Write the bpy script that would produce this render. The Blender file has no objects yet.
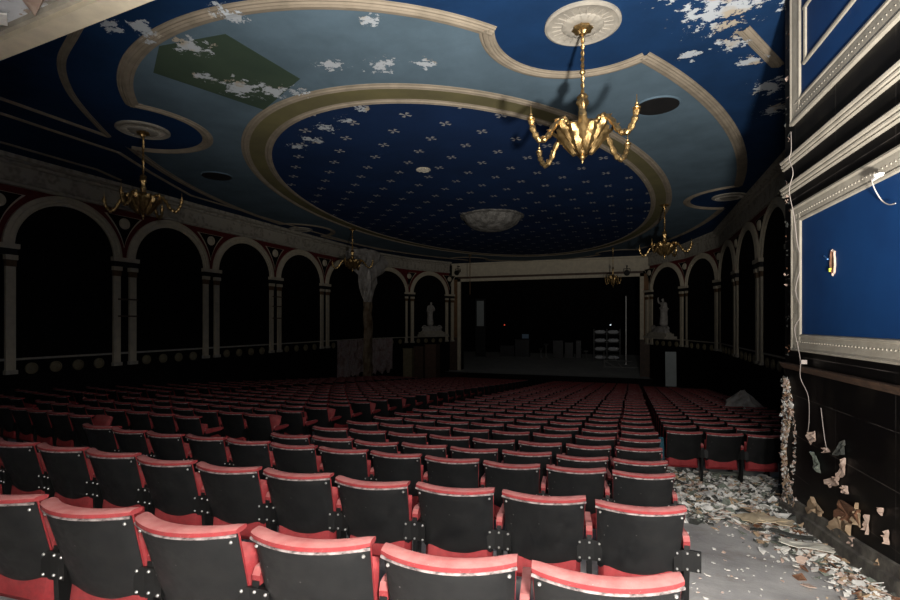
import bpy, math, random
from math import sin, cos, pi, radians, sqrt, atan2, hypot
random.seed(7)
C = bpy.context.scene.collection
CZ = 5.0                      # eye height in world z
CV = -5.85                    # middle of the hall (x)
CA, SA = cos(radians(20)), sin(radians(20))

# ------------------------------------------------------------------ helpers
class MB:
    def __init__(s): s.v=[]; s.f=[]; s.m=[]; s.sm=[]
    def add(s, vs, fs, mi=0, smooth=False):
        o=len(s.v); s.v+= [tuple(p) for p in vs]
        for f in fs: s.f.append(tuple(i+o for i in f)); s.m.append(mi); s.sm.append(smooth)
        return s
    def box(s, c, d, mi=0, rz=0.0, f=None):
        x,y,z=c; a,b,e=d[0]/2,d[1]/2,d[2]/2; k=[]
        for sx in(-1,1):
            for sy in(-1,1):
                for sz in(-1,1):
                    px,py=sx*a,sy*b
                    k.append((x+px*cos(rz)-py*sin(rz), y+px*sin(rz)+py*cos(rz), z+sz*e))
        if f: k=[f(*p) for p in k]
        return s.add(k,[(0,1,3,2),(4,6,7,5),(0,4,5,1),(2,3,7,6),(0,2,6,4),(1,5,7,3)],mi)
    def tube(s, pts, rad, n=8, mi=0, caps=True, smooth=True):
        if not hasattr(rad,'__len__'): rad=[rad]*len(pts)
        vs=[]; fs=[]; N=len(pts); up=(0,0,1); pa=None
        for i,p in enumerate(pts):
            a=pts[max(i-1,0)]; b=pts[min(i+1,N-1)]
            t=[b[k]-a[k] for k in range(3)]; l=sqrt(sum(q*q for q in t)) or 1; t=[q/l for q in t]
            if pa is None: ref=(0,0,1) if abs(t[2])<.9 else (1,0,0)
            else: ref=pa
            d=sum(ref[k]*t[k] for k in range(3)); u=[ref[k]-d*t[k] for k in range(3)]
            l=sqrt(sum(q*q for q in u)) or 1; u=[q/l for q in u]; pa=u
            w=[t[1]*u[2]-t[2]*u[1], t[2]*u[0]-t[0]*u[2], t[0]*u[1]-t[1]*u[0]]
            for j in range(n):
                A=2*pi*j/n; r=rad[i]
                vs.append(tuple(p[k]+r*(cos(A)*u[k]+sin(A)*w[k]) for k in range(3)))
        for i in range(N-1):
            for j in range(n):
                fs.append((i*n+j,i*n+(j+1)%n,(i+1)*n+(j+1)%n,(i+1)*n+j))
        if caps: fs.append(tuple(range(n))[::-1]); fs.append(tuple((N-1)*n+j for j in range(n)))
        return s.add(vs,fs,mi,smooth)
    def lathe(s, prof, c=(0,0,0), n=24, mi=0, lob=None, smooth=True):
        vs=[]; fs=[]
        for (r,z) in prof:
            for j in range(n):
                A=2*pi*j/n; R=r*(lob(A,z) if lob else 1)
                vs.append((c[0]+R*cos(A),c[1]+R*sin(A),c[2]+z))
        for i in range(len(prof)-1):
            for j in range(n): fs.append((i*n+j,i*n+(j+1)%n,(i+1)*n+(j+1)%n,(i+1)*n+j))
        fs.append(tuple(range(n))[::-1]); fs.append(tuple((len(prof)-1)*n+j for j in range(n)))
        return s.add(vs,fs,mi,smooth)
    def prism(s, poly, f0, f1, mi=0):
        n=len(poly); vs=[f0(p) for p in poly]+[f1(p) for p in poly]
        fs=[tuple(range(n)),tuple(range(n,2*n))[::-1]]+[(i,(i+1)%n,n+(i+1)%n,n+i) for i in range(n)]
        return s.add(vs,fs,mi)
    def slab(s, nx, nz, front, back, mi=0):
        vs=[]; fs=[]
        for g in (front,back):
            for j in range(nz+1):
                for i in range(nx+1): vs.append(g(-1+2*i/nx, j/nz))
        W=nx+1; O=W*(nz+1)
        for j in range(nz):
            for i in range(nx):
                a=j*W+i; fs.append((a,a+1,a+W+1,a+W)); fs.append((O+a,O+a+W,O+a+W+1,O+a+1))
        for i in range(nx):
            fs.append((i,O+i,O+i+1,i+1)); a=nz*W+i; fs.append((a,a+1,O+a+1,O+a))
        for j in range(nz):
            a=j*W; fs.append((a,a+W,O+a+W,O+a)); a=j*W+nx; fs.append((a,O+a,O+a+W,a+W))
        return s.add(vs,fs,mi,True)
    def build(s, name, mats, parent=None, angle=40):
        me=bpy.data.meshes.new(name); me.from_pydata(s.v,[],s.f); me.update()
        if not isinstance(mats,(list,tuple)): mats=[mats]
        for m in mats: me.materials.append(m)
        me.polygons.foreach_set('material_index',s.m)
        me.polygons.foreach_set('use_smooth',s.sm)
        if any(s.sm):
            try: me.set_sharp_from_angle(angle=radians(angle))
            except Exception: pass
        o=bpy.data.objects.new(name,me); C.objects.link(o)
        if parent: o.parent=parent
        return o

def tag(o,label=None,cat=None,group=None,kind=None):
    if label: o['label']=label
    if cat: o['category']=cat
    if group: o['group']=group
    if kind: o['kind']=kind
    return o
def thing(name,label,cat,loc=(0,0,0),rz=0,group=None):
    o=bpy.data.objects.new(name,None); C.objects.link(o); o.location=loc; o.rotation_euler=(0,0,rz)
    o.empty_display_size=.1
    return tag(o,label,cat,group)
def struct(mb,name,mats,parent=None,**k):
    o=mb.build(name,mats,parent,**k)
    o['kind']='structure'
    return o
def dup(root,loc,rz,label,group=None):
    r=root.copy(); C.objects.link(r); r.location=loc; r.rotation_euler=(0,0,rz); r['label']=label
    if group: r['group']=group
    for ch in list(root.children):
        c=ch.copy(); C.objects.link(c); c.parent=r
        for g in list(ch.children):
            d=g.copy(); C.objects.link(d); d.parent=c
    return r
def lerp(k,x):
    if x<=k[0][0]: return k[0][1]
    for (a,b),(c,d) in zip(k,k[1:]):
        if x<=c: return b+(d-b)*(x-a)/(c-a)
    return k[-1][1]
def crom(P,n=6):
    out=[]
    for i in range(len(P)-1):
        p0=P[max(i-1,0)];p1=P[i];p2=P[i+1];p3=P[min(i+2,len(P)-1)]
        for j in range(n):
            t=j/n
            out.append(tuple(.5*(2*p1[k]+(p2[k]-p0[k])*t+(2*p0[k]-5*p1[k]+4*p2[k]-p3[k])*t*t+(3*p1[k]-p0[k]-3*p2[k]+p3[k])*t**3) for k in range(len(p1))))
    out.append(tuple(P[-1])); return out
def tV(px,u):                 # hall x of a sight line (photo column) at hall depth u
    t=(px-450)/500; return u*(t*CA-SA)/(CA+t*SA)
def depth(u,v): return u*CA-v*SA
def hZ(py,u,v): return CZ+(323-py)/500*depth(u,v)
def proj(x,y,z):
    Z=y*CA-x*SA; X=y*SA+x*CA
    return (450+500*X/Z,323-500*(z-CZ)/Z,Z) if Z>.05 else (0,0,-1)

# ------------------------------------------------------------------ materials
def mat(name,col,rough=.6,metal=0,spec=.5):
    m=bpy.data.materials.new(name); m.use_nodes=True; b=m.node_tree.nodes['Principled BSDF']
    b.inputs['Base Color'].default_value=(*col,1); b.inputs['Roughness'].default_value=rough
    b.inputs['Metallic'].default_value=metal
    b.inputs['Specular IOR Level'].default_value=spec
    return m
class NT:
    def __init__(s,m): s.t=m.node_tree; s.n=s.t.nodes; s.b=s.n.get('Principled BSDF')
    def new(s,ty,**k):
        o=s.n.new(ty)
        for a,b in k.items(): setattr(o,a,b)
        return o
    def l(s,a,b): s.t.links.new(a,b)
    def math(s,op,a,b=None,c=None,clamp=False):
        o=s.new('ShaderNodeMath',operation=op,use_clamp=clamp)
        for i,x in enumerate((a,b,c)):
            if x is None: continue
            if isinstance(x,(int,float)): o.inputs[i].default_value=x
            else: s.l(x,o.inputs[i])
        return o.outputs[0]
    def coord(s): 
        return s.new('ShaderNodeTexCoord').outputs['Object']
    def noise(s,scale,det=4,rough=.6,vec=None,out='Fac'):
        o=s.new('ShaderNodeTexNoise'); o.inputs['Scale'].default_value=scale; o.inputs['Detail'].default_value=det; o.inputs['Roughness'].default_value=rough
        s.l(vec if vec is not None else s.coord(),o.inputs['Vector']); return o.outputs[out]
    def ramp(s,fac,stops):
        o=s.new('ShaderNodeValToRGB'); e=o.color_ramp.elements
        while len(e)<len(stops): e.new(.5)
        for i,(p,c) in enumerate(stops):
            e[i].position=p; e[i].color=(*c,1) if hasattr(c,'__len__') else (c,c,c,1)
        s.l(fac,o.inputs[0]); return o.outputs[0]
    def mix(s,fac,a,b):
        o=s.new('ShaderNodeMix',data_type='RGBA')
        for i,x in ((0,fac),(6,a),(7,b)):
            if isinstance(x,(int,float)): o.inputs[i].default_value=x
            elif isinstance(x,tuple): o.inputs[i].default_value=(*x,1)
            else: s.l(x,o.inputs[i])
        return o.outputs[2]
    def base(s,x): s.l(x,s.b.inputs['Base Color'])
    def bump(s,h,st=.3,d=.02):
        o=s.new('ShaderNodeBump'); o.inputs['Strength'].default_value=st; o.inputs['Distance'].default_value=d
        s.l(h,o.inputs['Height']); s.l(o.outputs[0],s.b.inputs['Normal'])
def noisy(name,c1,c2,scale=4,rough=.7,metal=0,bump=.2,bd=.01,bscale=None,lo=.35,hi=.65,spec=.4):
    m=mat(name,c1,rough,metal,spec); n=NT(m); f=n.noise(scale)
    n.base(n.mix(n.ramp(f,[(lo,0),(hi,1)]),c1,c2))
    if bump: n.bump(n.noise(bscale or scale*6),bump,bd)
    return m

M={}
M['black']=noisy('black_paint',(.008,.008,.009),(.014,.013,.013),3,.6,bump=.1)
M['wallblack']=noisy('black_wall_paint',(.005,.005,.006),(.008,.007,.007),1.5,.8,bump=.15,spec=.12)
M['cream']=noisy('cream_plaster',(.58,.51,.38),(.48,.42,.32),5,.7,bump=.2)
M['rosette']=noisy('grey_plaster_rosette',(.36,.325,.27),(.28,.255,.215),6,.8,bump=.5,bd=.02,bscale=9)
M['creamd']=noisy('cream_trim',(.46,.42,.34),(.33,.30,.25),6,.7,bump=.25)
M['brown']=noisy('brown_paint',(.10,.055,.025),(.15,.085,.04),8,.6)
M['orange']=noisy('ochre_panel',(.20,.10,.04),(.14,.07,.03),3,.7)
M['redpaint']=noisy('dark_red_paint',(.13,.010,.010),(.09,.008,.008),6,.7)
M['olive']=noisy('olive_band',(.17,.145,.075),(.12,.105,.06),2.5,.8)
M['gold']=noisy('gilt_metal',(.62,.42,.18),(.35,.22,.09),14,.36,.95,bump=.5,bd=.01,bscale=60)
M['steel']=mat('worn_steel',(.55,.54,.52),.35,.8)
M['stone']=noisy('pale_stone',(.46,.43,.39),(.28,.26,.24),6,.8,bump=.4)
M['board']=noisy('pale_board',(.42,.46,.46),(.36,.40,.40),3,.7)
M['wood']=noisy('brown_wood',(.09,.05,.03),(.05,.03,.02),6,.6)
M['woodpale']=noisy('pale_wood',(.22,.19,.11),(.16,.13,.08),5,.7)
M['teal']=noisy('teal_cloth',(.006,.045,.065),(.005,.035,.05),6,.9)
M['paper']=noisy('pale_paper',(.55,.62,.62),(.45,.5,.5),9,.8)
M['cord']=mat('white_cord',(.36,.31,.28),.7)
M['plastic']=noisy('white_plastic',(.80,.82,.85),(.65,.67,.7),7,.4)
M['bundle']=M['plastic']
M['stagefloor']=noisy('grey_stage_boards',(.82,.83,.80),(.7,.71,.69),.8,.8)

def velvet(name,dust_amt,wear):
    m=mat(name,(.30,.010,.018),.85,0,.2); n=NT(m)
    g=n.new('ShaderNodeNewGeometry'); sp=n.new('ShaderNodeSeparateXYZ'); n.l(g.outputs['Normal'],sp.inputs[0])
    up=n.math('ADD',n.math('MULTIPLY',n.math('MAXIMUM',sp.outputs[2],0),dust_amt),dust_amt*.30)
    nz=n.ramp(n.noise(9),[(.3,.45),(.7,1)])
    k=n.math('MULTIPLY',up,nz,clamp=True)
    c=n.mix(n.ramp(n.noise(30,2),[(.35,0),(.65,1)]),(.21,.006,.011),(.15,.004,.008))
    c=n.mix(k,c,(.34,.135,.125))
    sp2=n.ramp(n.noise(160,2),[(.70,0),(.73,1)])
    n.base(n.mix(n.math('MULTIPLY',sp2,wear),c,(.6,.5,.48)))
    n.bump(n.noise(220,2),.25,.003); return m
M['velvet']=velvet('red_velvet_dusty',.85,.35)
M['velvetpad']=velvet('red_velvet_seat',.5,.15)
def vinyl():
    m=mat('black_vinyl_back',(.012,.013,.015),.42,0,.30); n=NT(m)
    c=n.mix(n.ramp(n.noise(5,5),[(.35,0),(.7,1)]),(.0045,.005,.0055),(.011,.011,.011))
    v=n.new('ShaderNodeTexVoronoi'); v.inputs['Scale'].default_value=16; n.l(n.coord(),v.inputs['Vector'])
    speck=n.ramp(v.outputs['Distance'],[(.05,1),(.075,0)])
    oi=n.new('ShaderNodeObjectInfo')
    sel=n.ramp(n.noise(3,1),[(.52,0),(.56,1)])
    n.base(n.mix(n.math('MULTIPLY',speck,n.math('MULTIPLY',sel,.45)),c,(.5,.48,.45)))
    n.l(n.ramp(n.noise(11),[(.3,.34),(.7,.6)]),n.b.inputs['Roughness'])
    n.bump(n.noise(160,3),.2,.002); return m
M['vinyl']=vinyl()
M['iron']=mat('black_iron',(.005,.005,.005),.4,.0,.35)
m=mat('worn_edge_trim',(.4,.36,.35),.5,.3); n=NT(m)
n.base(n.mix(n.ramp(n.noise(26,5),[(.38,0),(.6,1)]),(.05,.03,.03),(.34,.29,.28))); M['edge']=m

# concrete floor with dust and stains
def floor_mat():
    m=mat('dirty_concrete',(.2,.19,.18),.8,0,.3); n=NT(m)
    a=n.mix(n.ramp(n.noise(1.1,6),[(.36,0),(.62,1)]),(.25,.24,.235),(.46,.445,.43))
    b=n.mix(n.ramp(n.noise(2.3,5,.7),[(.55,0),(.7,.55)]),a,(.22,.185,.15))
    v=n.ramp(n.noise(34,2,.5),[(.66,0),(.70,1)])
    n.base(n.mix(n.math('MULTIPLY',v,.6),b,(.45,.43,.40)))
    n.bump(n.noise(20,6),.35,.01); return m
M['floor']=floor_mat()

# flaking paint on the ceiling: patches with their own places
PATCH=[(-6.72,6.17,.34),(-7.0,7.6,.42),(-7.35,7.0,.20),(-6.5,7.95,.36),(-6.1,8.1,.22),(-3.66,6.57,.20),(-4.92,7.45,.26),(-4.1,7.8,.30),(-3.35,7.97,.2),
(-5.49,5.75,.28),(-7.05,5.6,.30),(-7.4,5.35,.22),(-6.6,9.75,.28),(-5.9,9.5,.2),(-7.32,10.3,.3),(-8.0,10.6,.24),(-5.3,9.2,.15),
(.45,7.5,.25),(1.25,8.1,.62),(1.55,9.1,.28),(1.9,9.8,.25),(2.5,11.0,.40),(2.9,12.2,.4),(.1,7.1,.2),(.9,9.3,.18),(2.2,8.2,.4)]
def peel_group():
    g=bpy.data.node_groups.new('flaking','ShaderNodeTree')
    g.interface.new_socket('Mask',in_out='OUTPUT',socket_type='NodeSocketFloat')
    g.interface.new_socket('Tone',in_out='OUTPUT',socket_type='NodeSocketFloat')
    class W: pass
    w=W(); w.node_tree=g; n=NT.__new__(NT); n.t=g; n.n=g.nodes; n.b=None
    co=n.coord(); sp=n.new('ShaderNodeSeparateXYZ'); n.l(co,sp.inputs[0])
    cb=n.new('ShaderNodeCombineXYZ'); n.l(sp.outputs[0],cb.inputs[0]); n.l(sp.outputs[1],cb.inputs[1])
    acc=None
    for (x,y,r) in PATCH:
        d=n.new('ShaderNodeVectorMath',operation='DISTANCE'); n.l(cb.outputs[0],d.inputs[0]); d.inputs[1].default_value=(x,y,0)
        k=n.math('SUBTRACT',1.0,n.math('DIVIDE',d.outputs['Value'],r*1.5))
        acc=k if acc is None else n.math('MAXIMUM',acc,k)
    no=n.noise(4.5,9,.72,cb.outputs[0])
    s=n.math('ADD',n.math('MULTIPLY',n.math('MAXIMUM',acc,-.3),.26),no)
    mask=n.ramp(s,[(.66,0),(.67,1)])
    tone=n.noise(1.7,3,.5,cb.outputs[0])
    o=n.new('NodeGroupOutput'); n.l(mask,o.inputs[0]); n.l(tone,o.inputs[1]); return g
PG=peel_group()
def ceil_mat(name,c1,c2,stars=False,sc=1.0):
    m=mat(name,c1,.85,0,.15); n=NT(m)
    col=n.mix(n.ramp(n.noise(sc,5,.6),[(.35,0),(.68,1)]),c1,c2)
    sp=n.new('ShaderNodeSeparateXYZ'); n.l(n.coord(),sp.inputs[0])
    if stars:
        # diagonal lattice of small four-petalled crosses
        U=n.math('DIVIDE',n.math('SUBTRACT',sp.outputs[1],9.76),1.46); V=n.math('DIVIDE',n.math('SUBTRACT',sp.outputs[0],CV),1.28)
        def cross(ou,ov):
            fu=n.math('MULTIPLY',n.math('SUBTRACT',n.math('FRACT',n.math('ADD',U,.5+ou)),.5),1.46)
            fv=n.math('MULTIPLY',n.math('SUBTRACT',n.math('FRACT',n.math('ADD',V,.5+ov)),.5),1.28)
            a=n.math('ABSOLUTE',n.math('MULTIPLY',n.math('ADD',fu,fv),.7071)); b=n.math('ABSOLUTE',n.math('MULTIPLY',n.math('SUBTRACT',fu,fv),.7071))
            mn=n.math('MINIMUM',a,b); mx=n.math('MAXIMUM',a,b)
            # petals widen outwards
            w=n.math('ADD',n.math('MULTIPLY',mx,.26),.008)
            return n.math('MULTIPLY',n.math('LESS_THAN',mn,w),n.math('MULTIPLY',n.math('LESS_THAN',mx,.135),n.math('GREATER_THAN',mx,.02)))
        st=n.math('MAXIMUM',cross(0,0),cross(.5,.5))
        col=n.mix(n.math('MULTIPLY',st,.75),col,(.40,.38,.36))
    g=n.new('ShaderNodeGroup'); g.node_tree=PG
    pl=n.mix(n.ramp(g.outputs['Tone'],[(.53,0),(.60,1)]),(.46,.49,.52),(.42,.36,.28))
    n.base(n.mix(g.outputs['Mask'],col,pl))
    n.bump(n.math('ADD',n.math('MULTIPLY',g.outputs['Mask'],-1),n.math('MULTIPLY',n.noise(14),.3)),.5,.02)
    return m
M['navy']=ceil_mat('navy_ceiling_paint',(.008,.036,.105),(.006,.026,.075))
M['navystar']=ceil_mat('navy_ceiling_with_crosses',(.009,.028,.088),(.007,.021,.065),True,.5)
M['lightblue']=ceil_mat('grey_blue_ceiling_paint',(.112,.165,.208),(.084,.125,.156))
M['green']=ceil_mat('bare_green_paint',(.050,.075,.050),(.038,.060,.042))
M['olivec']=ceil_mat('olive_band_paint',(.16,.14,.065),(.12,.105,.055))
M['tcream']=ceil_mat('cream_ceiling_moulding',(.29,.24,.18),(.21,.175,.13),False,3)
M['bluepanel']=noisy('blue_wall_panel',(.004,.038,.135),(.003,.028,.105),1.2,.7,bump=.1,spec=.2)

def relief():
    m=mat('cream_relief_frieze',(.42,.38,.31),.75); n=NT(m)
    v=n.new('ShaderNodeTexVoronoi'); v.inputs['Scale'].default_value=7; n.l(n.coord(),v.inputs['Vector'])
    w=n.new('ShaderNodeTexWave'); w.inputs['Scale'].default_value=2.2; w.inputs['Distortion'].default_value=9; w.inputs['Detail'].default_value=2; n.l(n.coord(),w.inputs['Vector'])
    h=n.math('ADD',v.outputs['Distance'],w.outputs['Fac'])
    n.base(n.mix(n.ramp(h,[(.3,0),(.9,1)]),(.24,.215,.175),(.38,.345,.285)))
    n.bump(h,.4,.03); return m
M['relief']=relief()
def pinkwall():
    m=mat('decayed_pink_plaster',(.3,.2,.2),.9); n=NT(m)
    f=n.noise(1.3,7,.7)
    n.base(n.ramp(f,[(.30,(.02,.018,.018)),(.40,(.24,.15,.14)),(.50,(.40,.34,.33)),(.60,(.28,.17,.17)),(.72,(.45,.42,.40))]))
    n.bump(f,.8,.06); return m
M['pink']=pinkwall()
M['rot']=noisy('rotten_brown_plaster',(.16,.10,.055),(.30,.24,.17),2.2,.9,bump=.9,bd=.06,bscale=5)
M['white']=noisy('white_torn_plaster',(.50,.47,.44),(.30,.27,.24),2.5,.9,bump=.8,bd=.05,bscale=6)
def paneling():
    m=mat('black_panelling',(.008,.007,.007),.5,0,.14); n=NT(m)
    f=n.noise(2.2,5,.65); g=n.noise(.9,4)
    c=n.mix(n.ramp(f,[(.5,0),(.75,1)]),(.0035,.003,.003),(.011,.009,.007))
    sp=n.new('ShaderNodeSeparateXYZ'); n.l(n.coord(),sp.inputs[0])
    def line(o,off,per,w):
        fr=n.math('FRACT',n.math('DIVIDE',n.math('ADD',o,off),per)); return n.math('LESS_THAN',fr,w/per)
    ln=n.math('MAXIMUM',line(sp.outputs[2],.12,.52,.008),n.math('MULTIPLY',line(sp.outputs[1],.3,1.15,.010),.5))
    ln=n.math('MULTIPLY',ln,n.ramp(g,[(.42,0),(.55,1)]))
    n.base(n.mix(n.math('MULTIPLY',ln,.4),c,(.22,.19,.17)))
    n.bump(n.noise(40),.15,.004); return m
M['panelling']=paneling()

# ------------------------------------------------------------------ hall geometry
DT=[(-4,.50),(0,.62),(1.7,.88),(3.2,1.11),(4.95,1.38),(6,1.50),(9.4,1.81),(33,3.70),(36,3.90)]
SH=.92
def floorz(u): return CZ-lerp(DT,u)-SH
CEIL=CZ+4.5
# floor
mb=MB(); us=[-4+.5*i for i in range(80)]+[36.0]
us=sorted(set([round(q,3) for q in us]+[k for k,_ in DT]))
us=[q for q in us if q<=36]
for a,b in zip(us,us[1:]):
    mb.add([(-16,a,floorz(a)),(4.6,a,floorz(a)),(4.6,b,floorz(b)),(-16,b,floorz(b))],[(0,1,2,3)])
struct(mb,'floor',M['floor'])

# ceiling + painted fields
mb=MB(); mb.box(((-16+4.6)/2,18,CEIL+.1),(20.6,38,.2)); ceiling=struct(mb,'ceiling',M['navy'])
def flat(name,poly,drop,m,th=.01):
    mb=MB(); mb.prism(poly,lambda p:(p[0],p[1],CEIL-drop),lambda p:(p[0],p[1],CEIL-drop+th))
    return struct(mb,name,m,ceiling)
UC=20.8
def inmain(x,y,A=15.6,B=9.2):
    q=abs(y-UC)
    if q>13.0: return (q-10.2)**2+(x-CV)**2<4.95**2
    return (q/A)**2+((x-CV)/B)**2<1
DISC=[(CV+5.2,7.8,1.5),(CV-4.95,8.4,1.5),(CV-5.2,33.8,1.5),(CV+5.2,33.8,1.5)]+[(CV+sx*9.5,20.3,1.75) for sx in(-1,1)]
def indisc(x,y): return any(hypot(x-a,y-b)<r for a,b,r in DISC)
# grey-blue field as a strip fan: polar rays from the hall centre, cut by the discs
mb=MB(); N=720; ring=[]; ring0=[]
for i in range(N):
    A=2*pi*i/N; d=(sin(A),cos(A)); lo,hi=0,20
    for _ in range(24):
        q=(lo+hi)/2
        if inmain(CV+d[0]*q,UC+d[1]*q): lo=q
        else: hi=q
    R=lo; ring0.append((CV+d[0]*R,UC+d[1]*R))
    for (a,b,r) in DISC:       # nearest entry into a disc
        fx,fy=CV-a,UC-b; B_=fx*d[0]+fy*d[1]; c_=fx*fx+fy*fy-r*r; D_=B_*B_-c_
        if D_>0:
            t=-B_-sqrt(D_)
            if 0<t<R: R=t
    ring.append((CV+d[0]*R,UC+d[1]*R))
flat('painted_field',ring,.012,M['lightblue'])
flat('bare_paint_patch',[(-5.93,6.1),(-5.73,7.69),(-7.28,8.55),(-8.06,6.6),(-7.2,6.0)],.016,M['green'],.004)
def ell(A,B,n=160): return [(CV+.25+B*cos(2*pi*i/n),UC+A*sin(2*pi*i/n)) for i in range(n)]
flat('oval_band',ell(12.5,6.85),.024,M['olivec'])
flat('starred_oval',ell(11.85,6.3),.034,M['navystar'])
TRIM=[0]
def sweep(path,prof,closed,m,name=None,parent=None,ztop=CEIL):
    # profile = (across, below ceiling)
    mb=MB(); n=len(path); P=len(prof); vs=[]; fs=[]
    for i,(x,y) in enumerate(path):
        a=path[(i-1)%n] if (closed or i>0) else path[i]; b=path[(i+1)%n] if (closed or i<n-1) else path[i]
        tx,ty=b[0]-a[0],b[1]-a[1]; l=hypot(tx,ty) or 1; nx,ny=-ty/l,tx/l
        for (o,z) in prof: vs.append((x+nx*o,y+ny*o,ztop-z))
    for i in range(n if closed else n-1):
        for j in range(P-1): fs.append((i*P+j,i*P+j+1,((i+1)%n)*P+j+1,((i+1)%n)*P+j))
    mb.add(vs,fs,0,True); TRIM[0]+=1
    return struct(mb,name or 'trim_%d'%TRIM[0],m,parent,angle=25)
def mprof(w,d): return [(-w/2,0),(-w/2,.4*d),(-w*.38,.55*d),(-w*.30,.5*d),(-w*.22,.9*d),(-w*.05,d),(w*.08,.75*d),(w*.14,.85*d),(w*.24,.5*d),(w*.34,.55*d),(w*.42,.25*d),(w*.5,.2*d),(w/2,0)]
sweep(ell(12.52,6.87,240),mprof(.22,.06),True,M['tcream'])
sweep(ell(11.87,6.32,240),mprof(.24,.06),True,M['tcream'])
# moulding round the lobed field, split at the cusps
lob=[]; cur=[]
for i,p in enumerate(ring):
    q=ring[(i+1)%N]; cur.append(p)
    ond=any(abs(hypot(p[0]-a,p[1]-b)-r)<.02 for a,b,r in DISC); onq=any(abs(hypot(q[0]-a,q[1]-b)-r)<.02 for a,b,r in DISC)
    if ond!=onq: lob.append(cur); cur=[]
if cur: lob[0]=cur+lob[0]
# lobe arcs are drawn directly as arcs so the shape stays clean
def inl(x,y): return inmain(x,y)
for (a,b,r) in DISC:
    arc=[(a+r*cos(2*pi*i/180),b+r*sin(2*pi*i/180)) for i in range(180)]
    ins=[inl(*p) for p in arc]
    st=next(i for i in range(180) if ins[i] and not ins[i-1]); k=[]
    i=st
    while ins[i%180] and len(k)<180: k.append(arc[i%180]); i+=1
    k=[arc[(st-1)%180]]+k+[arc[i%180]]
    sweep(k,mprof(.24,.06),False,M['tcream'])
E=ring0
ins=[not indisc(*p) for p in E]
st=next(i for i in range(720) if ins[i] and not ins[i-1]); i=st; k=[]
for j in range(721):
    if ins[(st+j)%720] and j<720: k.append(E[(st+j)%720])
    elif k: k=[E[(st+j-len(k)-1)%720]]+k+[E[(st+j)%720]]; sweep(k,mprof(.26,.06),False,M['tcream']); k=[]
# thin outer border lines, mirrored left and right
def mir(P): return [(2*CV-x,y) for x,y in P]
bl=[[( -6.0,4.4),(-8.13,5.3),(-9.23,5.8),(-10.15,6.5),(-10.9,7.3),(-11.85,8.5)],[(-11.85,8.5),(-11.88,3.5)]]
b2=[(-12.7,3.5),(-12.72,9.4),(-13.5,10.95),(-14.6,13.4),(-14.75,20),(-14.6,27),(-12.5,32),(-11,34)]
b3=[(-14.75,3.5),(-14.72,10.2),(-15.1,11.2)]
for k in (crom(bl[0],8),bl[1],b2,b3):
    sweep(k,mprof(.13,.04),False,M['tcream'])
    if k is b3: sweep(mir(k),mprof(.13,.04),False,M['tcream'])
sweep([(1.58,8.69),(2.39,10.15)],mprof(.2,.05),False,M['tcream'])
# plaster rosettes
def rosette(x,y,r):
    mb=MB(); prof=[(r,0),(r,-.03),(r*.93,-.045),(r*.88,-.03),(r*.55,-.03),(r*.52,-.05),(r*.3,-.07),(r*.22,-.05),(.02,-.05)]
    mb.lathe(prof,(x,y,CEIL),64,lob=lambda A,z:1+ (.03*cos(16*A) if z<-.045 else 0)); 
    for i in range(24):
        A=2*pi*i/24; mb.tube([(x+r*.56*cos(A),y+r*.56*sin(A),CEIL-.035),(x+r*.8*cos(A),y+r*.8*sin(A),CEIL-.035)],[.012,.005],5)
    struct(mb,'ceiling_rosette',M['rosette'],ceiling)
for x,y in ((CV+5.15,7.75),(CV-4.85,8.5),(CV+9.1,20.1),(CV-9.1,20.1)): rosette(x,y,.56)
# round vents
def vent(x,y,r,light=False):
    mb=MB(); mb.lathe([(r*1.10,0),(r*1.10,-.01),(r*1.04,-.025),(r,-.02),(r,0)],(x,y,CEIL-.012),40)
    struct(mb,'vent_rim',M['lightblue'] if not light else M['creamd'],ceiling)
    mb=MB(); mb.lathe([(r*1.0,0),(r*1.0,-.02),(.01,-.02)],(x,y,CEIL-.02),40); 
    struct(mb,'vent_opening',M['black'] if not light else M['cream'],ceiling)
    if light:
        mb=MB(); k=int(r/.09)
        for i in range(-k,k+1):
            h=sqrt(max(r*r-(i*.09)**2,0))
            if h>.05:
                mb.box((x+i*.09,y,CEIL-.055),(.03,2*h,.02)); mb.box((x,y+i*.09,CEIL-.06),(2*h,.03,.02))
        struct(mb,'vent_grille',M['creamd'],ceiling)
vent(.49,11.16,.42); vent(-11.9,11.9,.42);  vent(-5.7,13.4,.2,True)

mb=MB(); mb.lathe([(1.32,0),(1.32,-.06),(1.22,-.08),(1.18,-.14),(1.05,-.34),(.8,-.50),(.5,-.60),(.2,-.64),(.02,-.65)],(-5.5,20.2,CEIL-.03),48,lob=lambda A,z:1+.02*sin(7*A)+.015*sin(23*A))
struct(mb,'plaster_dome',noisy('mottled_grey_plaster',(.17,.16,.145),(.08,.075,.068),3.5,.9,bump=.9,bd=.08,bscale=5,lo=.42,hi=.58),ceiling)
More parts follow.
